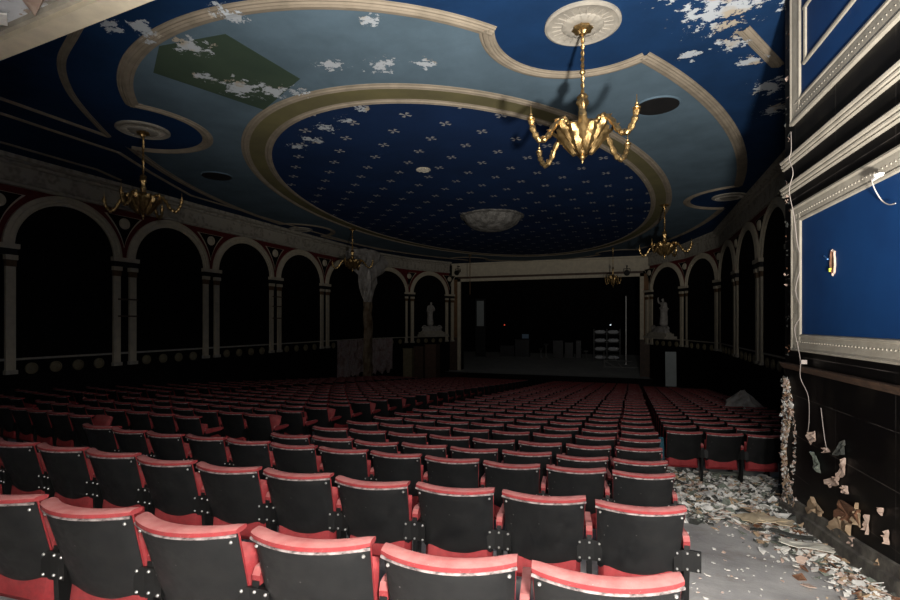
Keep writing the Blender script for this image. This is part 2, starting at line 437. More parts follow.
# ---- side walls with arcades
PL=[(-15.75,-3.0),(-15.75,1.3),(-15.75,4.8),(-15.75,8.3),(-15.75,11.8),(-15.75,15.4),(-15.75,19.2),(-15.75,23.2),(-15.75,27.5),(-14.6,31.7),(-12.8,34.95)]
def side_wall(name,mirr):
    P=[(2*CV-x,y) if mirr else (x,y) for x,y in PL]
    sg=-1 if mirr else 1
    def frame(i):
        a,b=P[i],P[i+1]; L=hypot(b[0]-a[0],b[1]-a[1]); d=((b[0]-a[0])/L,(b[1]-a[1])/L)
        nrm=(d[1]*sg,-d[0]*sg); return a,d,nrm,L
    def bp(i,s,H,o):
        a,d,nr,L=frame(i); return (a[0]+d[0]*s+nr[0]*o,a[1]+d[1]*s+nr[1]*o,CZ+H)
    mb=MB()
    for i in range(len(P)-1):
        L=frame(i)[3]; mb.add([bp(i,0,-5,0),bp(i,L,-5,0),bp(i,L,4.5,0),bp(i,0,4.5,0),bp(i,0,-5,-.3),bp(i,L,-5,-.3),bp(i,L,4.5,-.3),bp(i,0,4.5,-.3)],[(0,1,2,3),(7,6,5,4),(0,4,5,1),(3,2,6,7),(0,3,7,4),(1,5,6,2)])
    wall=struct(mb,name,M['wallblack'])
    # red field, frieze
    mbr=MB(); mbf=MB(); mbc=MB()
    prof=[(.03,3.70),(.10,3.72),(.11,3.80),(.07,3.83),(.09,4.25),(.16,4.28),(.17,4.34),(.30,4.40),(.33,4.5)]
    for i in range(1 if not mirr else 4,len(P)-1):
        L=frame(i)[3]
        mbr.add([bp(i,0,2.0,.02),bp(i,L,2.0,.02),bp(i,L,3.72,.02),bp(i,0,3.72,.02)],[(0,1,2,3)])
        vs=[]; 
        for s in (0,L):
            for o,H in prof: vs.append(bp(i,s,H,o))
        k=len(prof); mbf.add(vs,[(j,j+1,k+j+1,k+j) for j in range(k-1)],0)
    struct(mbr,'red_spandrel_field',M['redpaint'],wall); struct(mbf,'frieze',M['relief'],wall)
    for i in range(1 if not mirr else 4,len(P)-1):
        L=frame(i)[3]; c=L/2; a_o=L/2-.09; b_o=1.64; w=.28; a_i=a_o-w; b_i=b_o-w; H0=2.07
        # dark opening
        n=24; poly=[(c-a_i,-.97),(c+a_i,-.97)]+[(c+a_i*cos(pi*j/n),H0+b_i*sin(pi*j/n)) for j in range(n+1)]
        mb=MB(); mb.add([bp(i,s,H,.03) for s,H in poly],[tuple(range(len(poly)))]); struct(mb,'arch_infill',M['wallblack'],wall)
        # ring, stepped
        mb=MB(); prof2=[(0,.02),(0,.09),(.06,.10),(.07,.13),(.15,.11),(.17,.13),(.25,.10),(.28,.09),(.28,.02)]
        vs=[]; K=len(prof2); n=36
        for j in range(n+1):
            A=pi*j/n
            for (r,o) in prof2: vs.append(bp(i,c+(a_i+r)*cos(A),H0+(b_i+r)*sin(A),o))
        mb.add(vs,[(j*K+k,j*K+k+1,(j+1)*K+k+1,(j+1)*K+k) for j in range(n) for k in range(K-1)],0)
        struct(mb,'arch',M['cream'],wall)
        # dado rail + roundels
        mb=MB()
        vs=[bp(i,s,H,o) for s in (0,L) for o,H in ((.0,-1.02),(.05,-1.01),(.05,-.96),(.0,-.95))]
        mb.add(vs,[(0,1,5,4),(1,2,6,5),(2,3,7,6)]); struct(mb,'dado_rail',M['creamd'],wall)
        for q in range(4):
            s=c+(q-1.5)*(L-1.0)/4
            mb=MB(); vs=[]; nn=20
            for r,o in ((.16,.0),(.16,.04),(.12,.06),(.11,.04),(.05,.06),(.0,.065)):
                for j in range(nn): vs.append(bp(i,s+r*cos(2*pi*j/nn),-1.26+r*sin(2*pi*j/nn),o))
            mb.add(vs,[(k*nn+j,k*nn+(j+1)%nn,(k+1)*nn+(j+1)%nn,(k+1)*nn+j) for k in range(5) for j in range(nn)],0,True)
            struct(mb,'roundel',M['woodpale'],wall)
    # piers
    for i in range(2 if not mirr else 4,len(P)):
        ii=min(i,len(P)-2); off=0 if i==ii else frame(ii)[3]
        g=lambda s,H,o:bp(ii,s+off,H,o)
        rotten=(i==8 and not mirr)
        def bar(s0,s1,H0,H1,o0,o1,m,nm):
            mb=MB(); c=[g(s,H,o) for s in(s0,s1) for H in(H0,H1) for o in(o0,o1)]
            mb.add(c,[(0,1,3,2),(4,6,7,5),(0,4,5,1),(2,3,7,6),(0,2,6,4),(1,5,7,3)]); struct(mb,nm,m,wall)
        if not rotten:
            bar(-.45,.45,2.0,2.13,.02,.18,M['cream'],'impost')
            bar(-.42,.42,1.83,2.0,.02,.12,M['black'],'impost_block')
            for sd in(-1,1):
                s0,s1=sorted((sd*.15,sd*.40))
                bar(s0-.02,s1+.02,1.70,1.83,.02,.15,M['cream'],'capital')
                bar(s0,s1,1.52,1.70,.02,.12,M['brown'],'capital_band')
                bar(s0+.01,s1-.01,-1.27,1.52,.02,.10,M['cream'],'pilaster')
                bar(s0-.02,s1+.02,-1.38,-1.27,.02,.14,M['creamd'],'pilaster_base')
                if mirr is False and i in(4,5,6) :
                    pass
            if not mirr and i in (4,6):
                for k,h in enumerate(((.75,.2) if i==4 else (1.2,.75,.2))):
                    bar(-.25,.42,h,h+.05,.10,.14,M['creamd'] if k==9 else M['wood'],'wall_bracket')
        # spandrel triangle with roundel
        def tri(k): 
            R=[]
            A=(.66*k,3.52-(1-k)*.10); B=(0,2.45+(1-k)*.42); ctl=(.13*k,3.05)
            for j in range(13):
                t=j/12; R.append(((1-t)**2*A[0]+2*t*(1-t)*ctl[0]+t*t*B[0],(1-t)**2*A[1]+2*t*(1-t)*ctl[1]+t*t*B[1]))
            return R+[(-x,y) for x,y in R[::-1][1:]]
        if i<len(P)-1 or True:
            for k,o,m,nm in ((1,.035,M['cream'],'spandrel_border'),(.86,.045,M['wallblack'],'spandrel_panel')):
                T=tri(k); mb=MB(); mb.add([g(s,H,o) for s,H in T],[tuple(range(len(T)))]); struct(mb,nm,m,wall)
            mb=MB(); nn=20; vs=[]
            for r,o in ((.18,.045),(.18,.08),(.15,.10),(.13,.08),(.06,.11),(.0,.115)):
                for j in range(nn): vs.append(g(r*cos(2*pi*j/nn),3.26+r*sin(2*pi*j/nn),o))
            mb.add(vs,[(k*nn+j,k*nn+(j+1)%nn,(k+1)*nn+(j+1)%nn,(k+1)*nn+j) for k in range(5) for j in range(nn)],0,True)
            struct(mb,'spandrel_roundel',M['cream'],wall)
    return wall,bp,frame
wall_left,bpl,frl=side_wall('wall_left',False)
wall_right,bpr,frr=side_wall('wall_right',True)

# rotten pier and decayed dado on the left wall
def rough_tube(name,m,u0,v0,prof,n=14,amp=.12,parent=None,seed=3):
    rr=random.Random(seed); mb=MB(); vs=[]
    K=len(prof)
    for H,r,rx in prof:
        for j in range(n):
            A=2*pi*j/n; q=1+rr.uniform(-amp,amp)*2
            vs.append((v0+r*q*cos(A)*.6,u0+rx*q*sin(A),CZ+H))
    mb.add(vs,[(k*n+j,k*n+(j+1)%n,(k+1)*n+(j+1)%n,(k+1)*n+j) for k in range(K-1) for j in range(n)]+[tuple(range(n)),tuple((K-1)*n+j for j in range(n))],0,False)
    return struct(mb,name,m,parent)
rough_tube('rotten_pier',M['rot'],27.5,-15.45,[(-4,.5,.5)]+[(-3.9+.35*i,.36,.40) for i in range(17)],parent=wall_left)
rough_tube('torn_plaster',M['white'],27.3,-15.35,[(1.3,.30,.3),(1.7,.40,.5),(2.1,.5,.62),(2.5,.55,.8),(2.9,.60,1.1),(3.3,.62,1.7),(3.7,.65,2.2),(4.0,.66,2.3),(4.3,.70,2.0),(4.48,.7,.9)],22,.13,wall_left,5)
mb=MB(); rr=random.Random(9); top=[]; n=40
i=7
def decay(i,s0,s1,seed):
    rr=random.Random(seed); n=16; vs=[]
    for k in range(n+1):
        s=s0+(s1-s0)*k/n; b=-3.2+rr.uniform(-.2,.2); t=-1.0+rr.uniform(-.05,.02)
        for q in range(7): vs.append(bpl(i,s+(rr.uniform(-.05,.05) if 0<k<n else 0),b+(t-b)*q/6,.05+rr.uniform(0,.05)))
    mb=MB(); mb.add(vs,[(k*7+q,k*7+q+1,(k+1)*7+q+1,(k+1)*7+q) for k in range(n) for q in range(6)]); struct(mb,'decayed_plaster',M['pink'],wall_left)
decay(7,1.2,4.3,1); decay(8,.0,2.6,2)

# ---- proscenium
PU=36.0; pv0,pv1=-12.2,.5
def bx(name,x0,x1,y0,y1,z0,z1,m,parent=None,st=True):
    mb=MB(); mb.box(((x0+x1)/2,(y0+y1)/2,(z0+z1)/2),(abs(x1-x0),abs(y1-y0),abs(z1-z0)))
    return struct(mb,name,m,parent) if st else mb.build(name,m,parent)
OT=CZ+3.13; STZ=CZ-3.6
mb=MB()
mb.box(((-16+pv0)/2,PU+.3,CZ-.2),(abs(-16-pv0),.6,9.6)); mb.box(((pv1+4.6)/2,PU+.3,CZ-.2),(4.6-pv1,.6,9.6)); mb.box(((pv0+pv1)/2,PU+.3,(OT+CEIL)/2),(pv1-pv0,.6,CEIL-OT))
pros=struct(mb,'wall_stage',M['wallblack'])
bx('header_panel',-12.9,1.2,PU-.10,PU+.02,CZ+3.5,CEIL-.08,M['cream'],pros)
bx('header_cornice',-12.9,1.2,PU-.25,PU+.02,CEIL-.12,CEIL,M['cream'],pros)
bx('header_band',-12.4,.7,PU-.08,PU+.02,CZ+3.32,CZ+3.5,M['wood'],pros)
bx('frame_top',-12.45,.75,PU-.14,PU+.02,OT,CZ+3.34,M['cream'],pros)
for a,b,c,d in ((-12.45,-12.2,-12.75,-12.45),(.5,.75,.75,1.05)):
    bx('frame_side',a,b,PU-.14,PU+.02,STZ,CZ+3.34,M['cream'],pros)
    bx('frame_panel',c,d,PU-.08,PU+.02,CZ-1.1,CZ+3.3,M['orange'],pros)
bx('frame_outer',-12.95,-12.75,PU-.12,PU+.02,CZ-1.2,CZ+3.5,M['cream'],pros)
bx('frame_outer',1.05,1.25,PU-.12,PU+.02,CZ-1.2,CZ+3.5,M['cream'],pros)
bx('frame_plinth',-13.0,-12.45,PU-.3,PU+.02,STZ,CZ-1.1,M['wood'],pros); bx('frame_plinth',.5,1.3,PU-.3,PU+.02,STZ,CZ-1.1,M['wood'],pros)
# stage box
def stz(u): return STZ+max(0,u-35.5)*.062
mb=MB(); mb.add([(-14.2,34.6,STZ),(2.4,34.6,STZ),(2.4,35.5,STZ),(-14.2,35.5,STZ),(4.6,48,stz(48)),(-16,48,stz(48)),(-14.2,34.6,-1),(2.4,34.6,-1)],[(0,1,2,3),(3,2,4,5)]); mb.add([(-14.2,34.6,STZ),(2.4,34.6,STZ),(-14.2,34.6,-1),(2.4,34.6,-1)],[(0,2,3,1)],1)
struct(mb,'floor_stage',[M['stagefloor'],M['wallblack']])
bx('wall_backstage',-16,4.6,47.6,48,-1,CEIL,M['wallblack']); bx('wall_stage_left',-16.2,-15.9,PU+.6,48,-1,CEIL,M['wallblack']); bx('wall_stage_right',4.5,4.8,PU+.6,48,-1,CEIL,M['wallblack'])
bx('ceiling_stage',-16,4.6,PU,48,CEIL,CEIL+.2,M['wallblack'])
# side platforms beside the stage
bx('platform_left',-15.6,-11.2,29.5,34.6,-.5,STZ,M['black'],None).name='trim_platform_left'
bx('platform_right',.3,3.9,29.0,34.6,-.5,STZ,M['black'],None).name='trim_platform_right'

M['pframe']=noisy('cream_panel_frame',(.36,.325,.265),(.29,.26,.21),5,.75,bump=.2,spec=.2)
# ------------------------------------------------------------------ near right partition wall
PC=(2.0,8.12); pd=(.065,-1.0); l=hypot(*pd); pd=(pd[0]/l,pd[1]/l); pn=(pd[1],-pd[0])   # normal towards the aisle (-x)
def W(s,H,o): return (PC[0]+pd[0]*s+pn[0]*o, PC[1]+pd[1]*s+pn[1]*o, CZ+H)
def wp(px,py,o=0):
    t=(px-450)/500; r=(t*CA-SA, CA+t*SA)       # ray (x,y) per unit depth... scaled below
    # solve k*r = PC + pd*s
    ax,ay=r; bx_,by=-pd[0],-pd[1]; det=ax*by-bx_*ay
    k=(PC[0]*by-bx_*PC[1])/det; s=(ax*PC[1]-ay*PC[0])/det
    return s,(323-py)/500*k
mb=MB()
L=11.5
mb.add([W(0,-4,0),W(L,-4,0),W(L,4.5,0),W(0,4.5,0),W(0,-4,-2.3),W(L,-4,-2.3),W(L,4.5,-2.3),W(0,4.5,-2.3)],[(0,1,2,3),(7,6,5,4),(0,4,5,1),(3,2,6,7),(0,3,7,4),(1,5,6,2)])
part=struct(mb,'wall_partition',M['panelling'])
def wbox(name,s0,s1,H0,H1,o0,o1,m):
    mb=MB(); c=[W(s,H,o) for s in(s0,s1) for H in(H0,H1) for o in(o0,o1)]
    mb.add(c,[(0,1,3,2),(4,6,7,5),(0,4,5,1),(2,3,7,6),(0,2,6,4),(1,5,7,3)]); return struct(mb,name,m,part)
def wmould(name,s0,s1,H0,H1,prof,m):       # horizontal moulding; prof = (fraction of height, stand-off)
    mb=MB(); k=len(prof); vs=[W(s,H0+(H1-H0)*f,o) for s in(s0,s1) for f,o in prof]
    mb.add(vs,[(j,j+1,k+j+1,k+j) for j in range(k-1)]+[tuple(range(k)),tuple(range(k,2*k))]); return struct(mb,name,m,part)
def vmould(name,s0,s1,H0,H1,prof,m):
    mb=MB(); k=len(prof); vs=[W(s0+(s1-s0)*f,H,o) for H in(H0,H1) for f,o in prof]
    mb.add(vs,[(j,j+1,k+j+1,k+j) for j in range(k-1)]+[tuple(range(k)),tuple(range(k,2*k))]); return struct(mb,name,m,part)
band=[(0,0),(0,.015),(.12,.03),(.2,.022),(.3,.022),(.36,.038),(.5,.042),(.56,.034),(.66,.034),(.72,.048),(.9,.056),(1,.05),(1,0)]
wmould('band_moulding',-.04,L,2.11,2.24,band,M['pframe']); wmould('band_moulding',-.04,L,1.74,1.87,band,M['pframe'])
fp=[(0,0),(0,.045),(.10,.05),(.2,.036),(.3,.036),(.42,.034),(.70,.028),(.80,.024),(.85,.036),(.95,.032),(1,.012),(1,0)]
fpr=[(1-f,o) for f,o in fp][::-1]
# lower blue panel and its frame
wbox('blue_panel',.5,L,-.16,1.36,0,.012,M['bluepanel'])
wmould('panel_frame',.34,L,-.36,-.14,fp,M['pframe']); wmould('panel_frame',.34,L,1.30,1.52,fpr,M['pframe']); vmould('panel_frame',.34,.62,-.33,1.50,fp,M['pframe'])
# upper blue panel
wbox('blue_panel',.4,L,2.8,4.5,0,.012,M['bluepanel'])
wmould('panel_frame',.30,L,2.62,2.90,fp,M['pframe']); vmould('panel_frame',.30,.60,2.66,4.5,fp,M['pframe'])
ip=[(0,.012),(.1,.03),(.5,.036),(.9,.03),(1,.012)]
wmould('inner_frame',.70,L,3.24,3.30,ip,M['pframe']); wmould('inner_frame',.70,L,3.92,3.98,ip,M['pframe']); vmould('inner_frame',.70,.78,3.27,3.95,ip,M['pframe'])
def beads(H,off,s0=.5):
    mb=MB(); s=s0
    while s<7.5:
        c=W(s,H,off); 
        mb.lathe([(.003,-.008),(.008,0),(.003,.008)],c,6); s+=.07
    struct(mb,'bead_row',M['pframe'],part)
beads(-.24,.034); beads(1.40,.034); beads(2.75,.034)
# dado, skirting
wmould('dado_rail',0,L,-.62,-.54,[(0,0),(0,.03),(.5,.06),(.9,.07),(1,.06),(1,0)],M['wood'])
zf=lambda s:floorz(PC[1]+pd[1]*s)-CZ
mb=MB(); SS=[.3*i for i in range(38)]
vs=[]
for s in SS:
    for o,h in ((0,.26),(.03,.25),(.035,.15),(.07,.14),(.08,.02),(.13,.015),(.13,-.1)): vs.append(W(s,zf(s)+h,o))
mb.add(vs,[(i*7+j,i*7+j+1,(i+1)*7+j+1,(i+1)*7+j) for i in range(len(SS)-1) for j in range(6)]+[tuple(range(7))])
o=struct(mb,'baseboard_right',noisy('dusty_black_skirting',(.05,.045,.04),(.17,.155,.13),5,.7),part)

# peeling paper and plaster on the partition
fl=[noisy('tan_paper',(.42,.31,.20),(.30,.20,.12),12,.9),noisy('pink_plaster',(.50,.38,.31),(.40,.28,.22),12,.9),noisy('pale_flake',(.70,.68,.64),(.50,.48,.44),12,.9),noisy('dark_flake',(.03,.033,.03),(.07,.07,.06),12,.9),noisy('rust_flake',(.20,.09,.05),(.12,.06,.03),12,.9),noisy('green_grey_flake',(.12,.14,.11),(.18,.19,.16),12,.9)]
def wall_flake(poly,o,mi,name='peeling_flake',curl=.05):
    P0=[wp(*p) for p in poly]; rq=random.Random(len(poly)+int(poly[0][0]*7)); P=[]
    for a,b in zip(P0,P0[1:]+P0[:1]):
        for t in (0,.25,.5,.75):
            j=.0 if t==0 else .10*hypot(b[0]-a[0],b[1]-a[1]); P.append((a[0]+(b[0]-a[0])*t+rq.uniform(-j,j),a[1]+(b[1]-a[1])*t+rq.uniform(-j,j)))
    cs=sum(p[0] for p in P)/len(P); ch=sum(p[1] for p in P)/len(P)
    mb=MB(); rr=random.Random(int(cs*1000)+len(P)); n=len(P)
    vs=[W(cs,ch,o+.008)]+[W(s,h,o+.004+rr.uniform(0,curl)) for s,h in P]+[W(s,h,o) for s,h in P]
    mb.add(vs,[(0,1+i,1+(i+1)%n) for i in range(n)]+[(1+i,1+(i+1)%n,1+n+(i+1)%n,1+n+i) for i in range(n)])
    struct(mb,name,fl[mi],part)
for poly,mi in (([(808,508),(815,497),(825,512),(822,517)],0),([(829,480),(838,477),(840,485),(832,488)],1),([(842,468),(847,458),(846,475),(840,481)],1),
  ([(843,500),(862,510),(860,527),(846,520),(838,515)],4),([(860,503),(862,528),(855,520)],0),([(832,527),(838,514),(854,524),(851,541),(840,538)],0),([(852,541),(856,538),(857,547),(854,546)],1),
  ([(826,448),(829,448),(832,452),(827,453)],1),([(811,432),(816,431),(817,440),(812,445)],1),([(815,452),(820,462),(822,473),(817,468)],5),([(846,487),(849,486),(850,494),(846,493)],1),
  ([(868,522),(871,515),(870,535),(867,530)],1),([(838,455),(846,440),(846,455)],3),([(874,560),(882,558),(884,566),(876,566)],0),([(882,510),(885,508),(884,516)],1),([(888,540),(890,530),(891,545)],1)):
    wall_flake(poly,.01,mi)
# broken strip down the corner
rr=random.Random(11); mb=MB()
def chip(mb,c,ax,ay,nr,r,mi,rr,bend=.3):
    n=rr.choice((4,5,6)); a0=rr.random()*6
    P=[]
    for i in range(n):
        A=a0+2*pi*i/n; q=r*rr.uniform(.5,1.2); P.append((q*cos(A),q*sin(A)*rr.uniform(.5,1),rr.uniform(-bend,bend)*r))
    up=[tuple(c[k]+p[0]*ax[k]+p[1]*ay[k]+p[2]*nr[k] for k in range(3)) for p in P]
    th=.004+r*.05
    dn=[tuple(q[k]-nr[k]*th for k in range(3)) for q in up]
    mb.add(up+dn,[tuple(range(n))]+[(i,(i+1)%n,n+(i+1)%n,n+i) for i in range(n)]+[tuple(range(n,2*n))[::-1]],mi)
nr=(pn[0],pn[1],0); ax=(pd[0],pd[1],0)
for k in range(900):
    H=rr.uniform(-2.55,-.75); s=rr.uniform(-.01,.30)*(.55+.45*sin(H*5+1))*(1 if H>-2.3 else 1.5)
    chip(mb,W(s,H,rr.uniform(.0,.035)),ax,(0,0,1),nr,rr.uniform(.02,.055),rr.choice((0,0,1,1,2,2,4,3)),rr,.7)
for k in range(45):
    H=rr.uniform(-.75,4.4); s=rr.uniform(.02,.20)
    chip(mb,W(s,H,rr.uniform(.0,.02)),ax,(0,0,1),nr,rr.uniform(.012,.04),rr.choice((1,3,3,4)),rr,.6)
for k in range(90):      # second hanging strip
    H=rr.uniform(-2.4,-1.1); s=.30+.10*sin(H*3)+rr.uniform(-.02,.02)
    chip(mb,W(s,H,rr.uniform(.0,.03)),ax,(0,0,1),nr,rr.uniform(.012,.032),rr.choice((1,1,2,3)),rr,.7)
o=struct(mb,'broken_plaster_strip',fl,part)
# hole with torn edges in the blue panel
mb=MB(); cs,ch=wp(835,262); rr=random.Random(4); n=22
R=[(.055*rr.uniform(.8,1.15)*cos(2*pi*i/n),.13*rr.uniform(.85,1.15)*sin(2*pi*i/n)) for i in range(n)]
vs=[W(cs,ch,.014)]+[W(cs+x*.7,ch+y*.75,.016) for x,y in R]+[W(cs+x,ch+y,.03) for x,y in R]+[W(cs+x*1.1,ch+y*1.1,.012) for x,y in R]
mb.add(vs,[(0,1+i,1+(i+1)%n) for i in range(n)],4); mb.add(vs,[(1+i,1+(i+1)%n,1+n+(i+1)%n,1+n+i) for i in range(n)],4); mb.add(vs,[(1+n+i,1+n+(i+1)%n,1+2*n+(i+1)%n,1+2*n+i) for i in range(n)],1)
struct(mb,'torn_hole',fl,part)
mb=MB(); mb.tube([W(*wp(826,256),.02),W(*wp(833,259),.05)],.008,6); struct(mb,'torn_hole_wire',mat('blue_plastic',(.05,.2,.5),.4),part)
mb=MB(); mb.box(W(*wp(833,270),.03),(.02,.03,.04)); struct(mb,'yellow_fitting',mat('yellow_plastic',(.6,.65,.05),.4),part)
# loose cords hanging on the wall
def cord(name,pts,r,label):
    P=crom([W(*wp(x,y),o) for x,y,o in pts],8); mb=MB(); mb.tube(P,r,6); 
    tag(mb.build(name,M['cord']),label,'cable')
cord('hanging_cable',[(800,131,.10),(803,150,.13),(802,158,.14),(805,172,.13),(802,190,.14),(803,215,.10),(805,245,.08),(808,262,.07),(803,290,.08),(809,312,.08),(804,328,.10),(807,345,.10),(809,362,.09),(808,378,.08),(811,396,.03),(812,420,.03),(810,436,.03)],.0035,'thin white cable hanging loose down the left edge of the blue wall panel')
cord('hanging_cable',[(884,176,.10),(888,181,.12),(889,190,.10),(890,200,.06),(897,204,.06),(904,203,.06)],.005,'short white cable looping from the panel frame at the right picture edge')
cord('hanging_cable',[(823,408,.02),(826,425,.03),(828,440,.03),(829,450,.02)],.004,'thin cord hanging against the black panelling below the dado')
mb=MB(); c=W(*wp(893,174),.10)
mb.lathe([(.01,-.02),(.03,-.01),(.034,.012),(.01,.025)],c,9,lob=lambda A,z:1+.2*sin(5*A)); mb.tube([c,(c[0]-.01,c[1]+.12,c[2]-.02)],[.022,.012],6)
tag(mb.build('plaster_chunk',fl[2]),'white plaster chunk stuck on the frame top beside the looping cable','plaster chunk')
mb=MB(); mb.box(W(*wp(810,362),.07),(.06,.06,.05)); tag(mb.build('cable_box',M['cord']),'small white box resting on the dado rail by the cable','box')

# ------------------------------------------------------------------ lintel over the camera (top left)
def LF(x,y,z): return (x, y+2.284-.072*(x+2.775), z)
mb=MB(); mb.box((-5.5,-.07,CZ+2.25),(15,.14,.5),0,0,LF); lint=struct(mb,'trim_lintel',M['cream'])
mb=MB(); mb.box((-5.5,-.155,CZ+2.29),(15,.03,.5),0,0,LF); mb.box((-5.5,.012,CZ+2.35),(15,.024,.1),0,0,LF); struct(mb,'lintel_bead',M['creamd'],lint)
mb=MB(); mb.box((-5.5,-2.1,CZ+2.33),(15,3.86,.5),0,0,LF)
m=mat('peeling_soffit_paint',(.5,.5,.52),.85); n=NT(m); f=n.noise(1.8,7,.7)
n.base(n.ramp(f,[(.40,(.26,.24,.20)),(.44,(.55,.57,.60)),(.55,(.60,.62,.66)),(.58,(.30,.22,.16)),(.62,(.55,.50,.44))])); n.bump(f,1,.04)
sof=struct(mb,'ceiling_soffit',m)
rr=random.Random(21); mb=MB()
for k in range(120):
    chip(mb,LF(rr.uniform(-5.,-1.2),rr.uniform(-1.4,-.22),CZ+2.06-rr.uniform(0,.03)),(1,0,0),(0,1,0),(0,0,-1),rr.uniform(.04,.16),rr.choice((1,2,2,2)),rr,.45)
struct(mb,'soffit_flakes',fl,sof)

# ------------------------------------------------------------------ theatre seats
PITCH=.62
def yc(x,z): return -(.040+.055*min(1,max(0,(z-.4)/.5)))*(1-x*x)-.14*(z-.42)/.5
def seat_meshes(lo=False):
    nx=6 if lo else 16; R={}
    # red padded front shell
    def wz(z,W0,W1): return W0+(W1-W0)*(z-.44)/.46
    def rnd(x,t): return (1-abs(x)**10)**.5
    b=MB()
    def fr(x,t):
        z=.44+t*.455; return (x*wz(z,.262,.283),yc(x,z)+.012+.045*rnd(x,t),z)
    def bk(x,t):
        z=.44+t*.455; return (x*wz(z,.262,.283),yc(x,z)+.004,z)
    b.slab(nx,4 if lo else 8,fr,bk); R['backrest']=b
    # black rear panel
    b=MB()
    def pz(x,t): return .385-.02*(1-x*x)+.03*abs(x)**8+t*(.496+.02*(1-x*x)-.03*abs(x)**8)
    def pf(x,t): z=pz(x,t); return (x*wz(z,.262,.280),yc(x,z)+.002,z)
    def pb(x,t):
        z=pz(x,t); e=min(1,(1-abs(x))*14,t*14+.2,(1-t)*14+.2); return (x*wz(z,.262,.280),yc(x,z)-.012*max(e,.15),z)
    b.slab(nx,5 if lo else 16,pf,pb); R['back_panel']=b
    # top pad, rounded
    b=MB(); vs=[]; fs=[]; n=8; K=nx+1
    for i in range(K):
        x=-1+2*i/nx; hw=.285
        e=1 if abs(x)<.96 else .82
        for j in range(n):
            A=2*pi*j/n+pi/8; 
            cyy,czz=cos(A),sin(A)
            cyy=math.copysign(abs(cyy)**.6,cyy); czz=math.copysign(abs(czz)**.6,czz)
            vs.append((x*hw,yc(x,.89)+.024+.047*cyy*e,.893+.016*czz*e))
    for i in range(K-1):
        for j in range(n): fs.append((i*n+j,i*n+(j+1)%n,(i+1)*n+(j+1)%n,(i+1)*n+j))
    fs+= [tuple(range(n)),tuple((K-1)*n+j for j in range(n))]
    b.add(vs,fs,0,True); R['top_pad']=b
    b=MB()
    if not lo:
        P=[(x*.284,yc(x,.874)-.016,.874) for x in [-1+2*i/nx for i in range(nx+1)]]
        b.tube(P,.0075,6)
        for sx in(-1,1):   # worn dark metal side edges
            pass
    else:
        P=[(x*.284,yc(x,.874)-.016,.874) for x in [-1+2*i/nx for i in range(nx+1)]]
        b.tube(P,.009,3)
    R['edge_trim']=b
    # folded seat
    def sf(x,t): z=.262+t*.48; e=sqrt(max(0,1-abs(x)**8))*sqrt(max(0,1-abs(2*t-1)**8)); return (x*.252,yc(0,.5)+.085+.10*t*.25+.055*e+.03+ (.02*(1-t)),z)
    def sb(x,t): z=.262+t*.48; e=sqrt(max(0,1-abs(x)**8))*sqrt(max(0,1-abs(2*t-1)**8)); return (x*.252,yc(0,.5)+.085+.10*t*.25-.055*e+.03- (.05*(1-t)),z)
    b=MB(); b.slab(nx,4 if lo else 10,sf,sb); R['seat']=b
    # half-open seat
    def of(x,t): y=.04+t*.40; e=sqrt(max(0,1-abs(x)**8))*sqrt(max(0,1-abs(2*t-1)**8)); return (x*.243,y,.43+t*.10+.05*e)
    def ob(x,t): y=.04+t*.40; e=sqrt(max(0,1-abs(x)**8))*sqrt(max(0,1-abs(2*t-1)**8)); return (x*.243,y,.43+t*.10-.05*e)
    b=MB(); b.slab(nx,4 if lo else 10,of,ob); R['seat_open']=b
    # tall half folded seat whose front edge shows over the back
    def tf(x,t): z=.34+t*.47; e=sqrt(max(0,1-abs(x)**8))*sqrt(max(0,1-abs(2*t-1)**8)); return (x*.243,.05+t*.20+.05*e,z+.02*(1-x*x)*t)
    def tb(x,t): z=.34+t*.47; e=sqrt(max(0,1-abs(x)**8))*sqrt(max(0,1-abs(2*t-1)**8)); return (x*.243,.05+t*.20-.05*e,z+.02*(1-x*x)*t)
    b=MB(); b.slab(nx,4 if lo else 10,tf,tb); R['seat_tilted']=b
    # arm rest
    h=PITCH/2
    b=MB(); prof=[(-.04,.60),(-.042,.645),(-.02,.675),(.03,.68),(.10,.67),(.30,.66),(.34,.645),(.34,.62),(.30,.605),(.05,.60)]
    b.prism(prof,lambda p:(h-.021,p[0],p[1]),lambda p:(h+.021,p[0],p[1])); R['armrest']=b
    # bracket plate
    b=MB(); zz=(.450,.590)
    X=(h-.085,h-.030,h+.030,h+.085); Y=(-.062,-.052,-.052,-.062)
    vs=[(x,y-.001,z) for z in zz for x,y in zip(X,Y)]+[(x,y+.016,z) for z in zz for x,y in zip(X,Y)]
    fs=[(i,i+1,i+5,i+4) for i in range(3)]+[(8+i,12+i,13+i,9+i) for i in range(3)]+[(i,8+i,9+i,i+1) for i in range(3)]+[(4+i,5+i,13+i,12+i) for i in range(3)]+[(0,4,12,8),(3,11,15,7)]
    b.add(vs,fs); R['bracket']=b
    # bolt
    b=MB(); 
    vs=[]; n=8
    for r,y in ((.0085,0),(.0085,-.004),(.005,-.008)):
        for j in range(n): vs.append((r*cos(2*pi*j/n),y,r*sin(2*pi*j/n)))
    b.add(vs,[(k*n+j,k*n+(j+1)%n,(k+1)*n+(j+1)%n,(k+1)*n+j) for k in range(2) for j in range(n)]+[tuple(range(2*n,3*n))],0,True); R['bolt']=b
    # standard
    b=MB(); prof=[(-.075,0),(-.02,.05),(-.035,.30),(-.05,.56),(-.045,.62),(.28,.62),(.28,.585),(.06,.56),(.05,.30),(.08,.05),(.16,0)]
    b.prism(prof,lambda p:(h-.018,p[0],p[1]),lambda p:(h+.018,p[0],p[1]))
    R['standard']=b
    return R
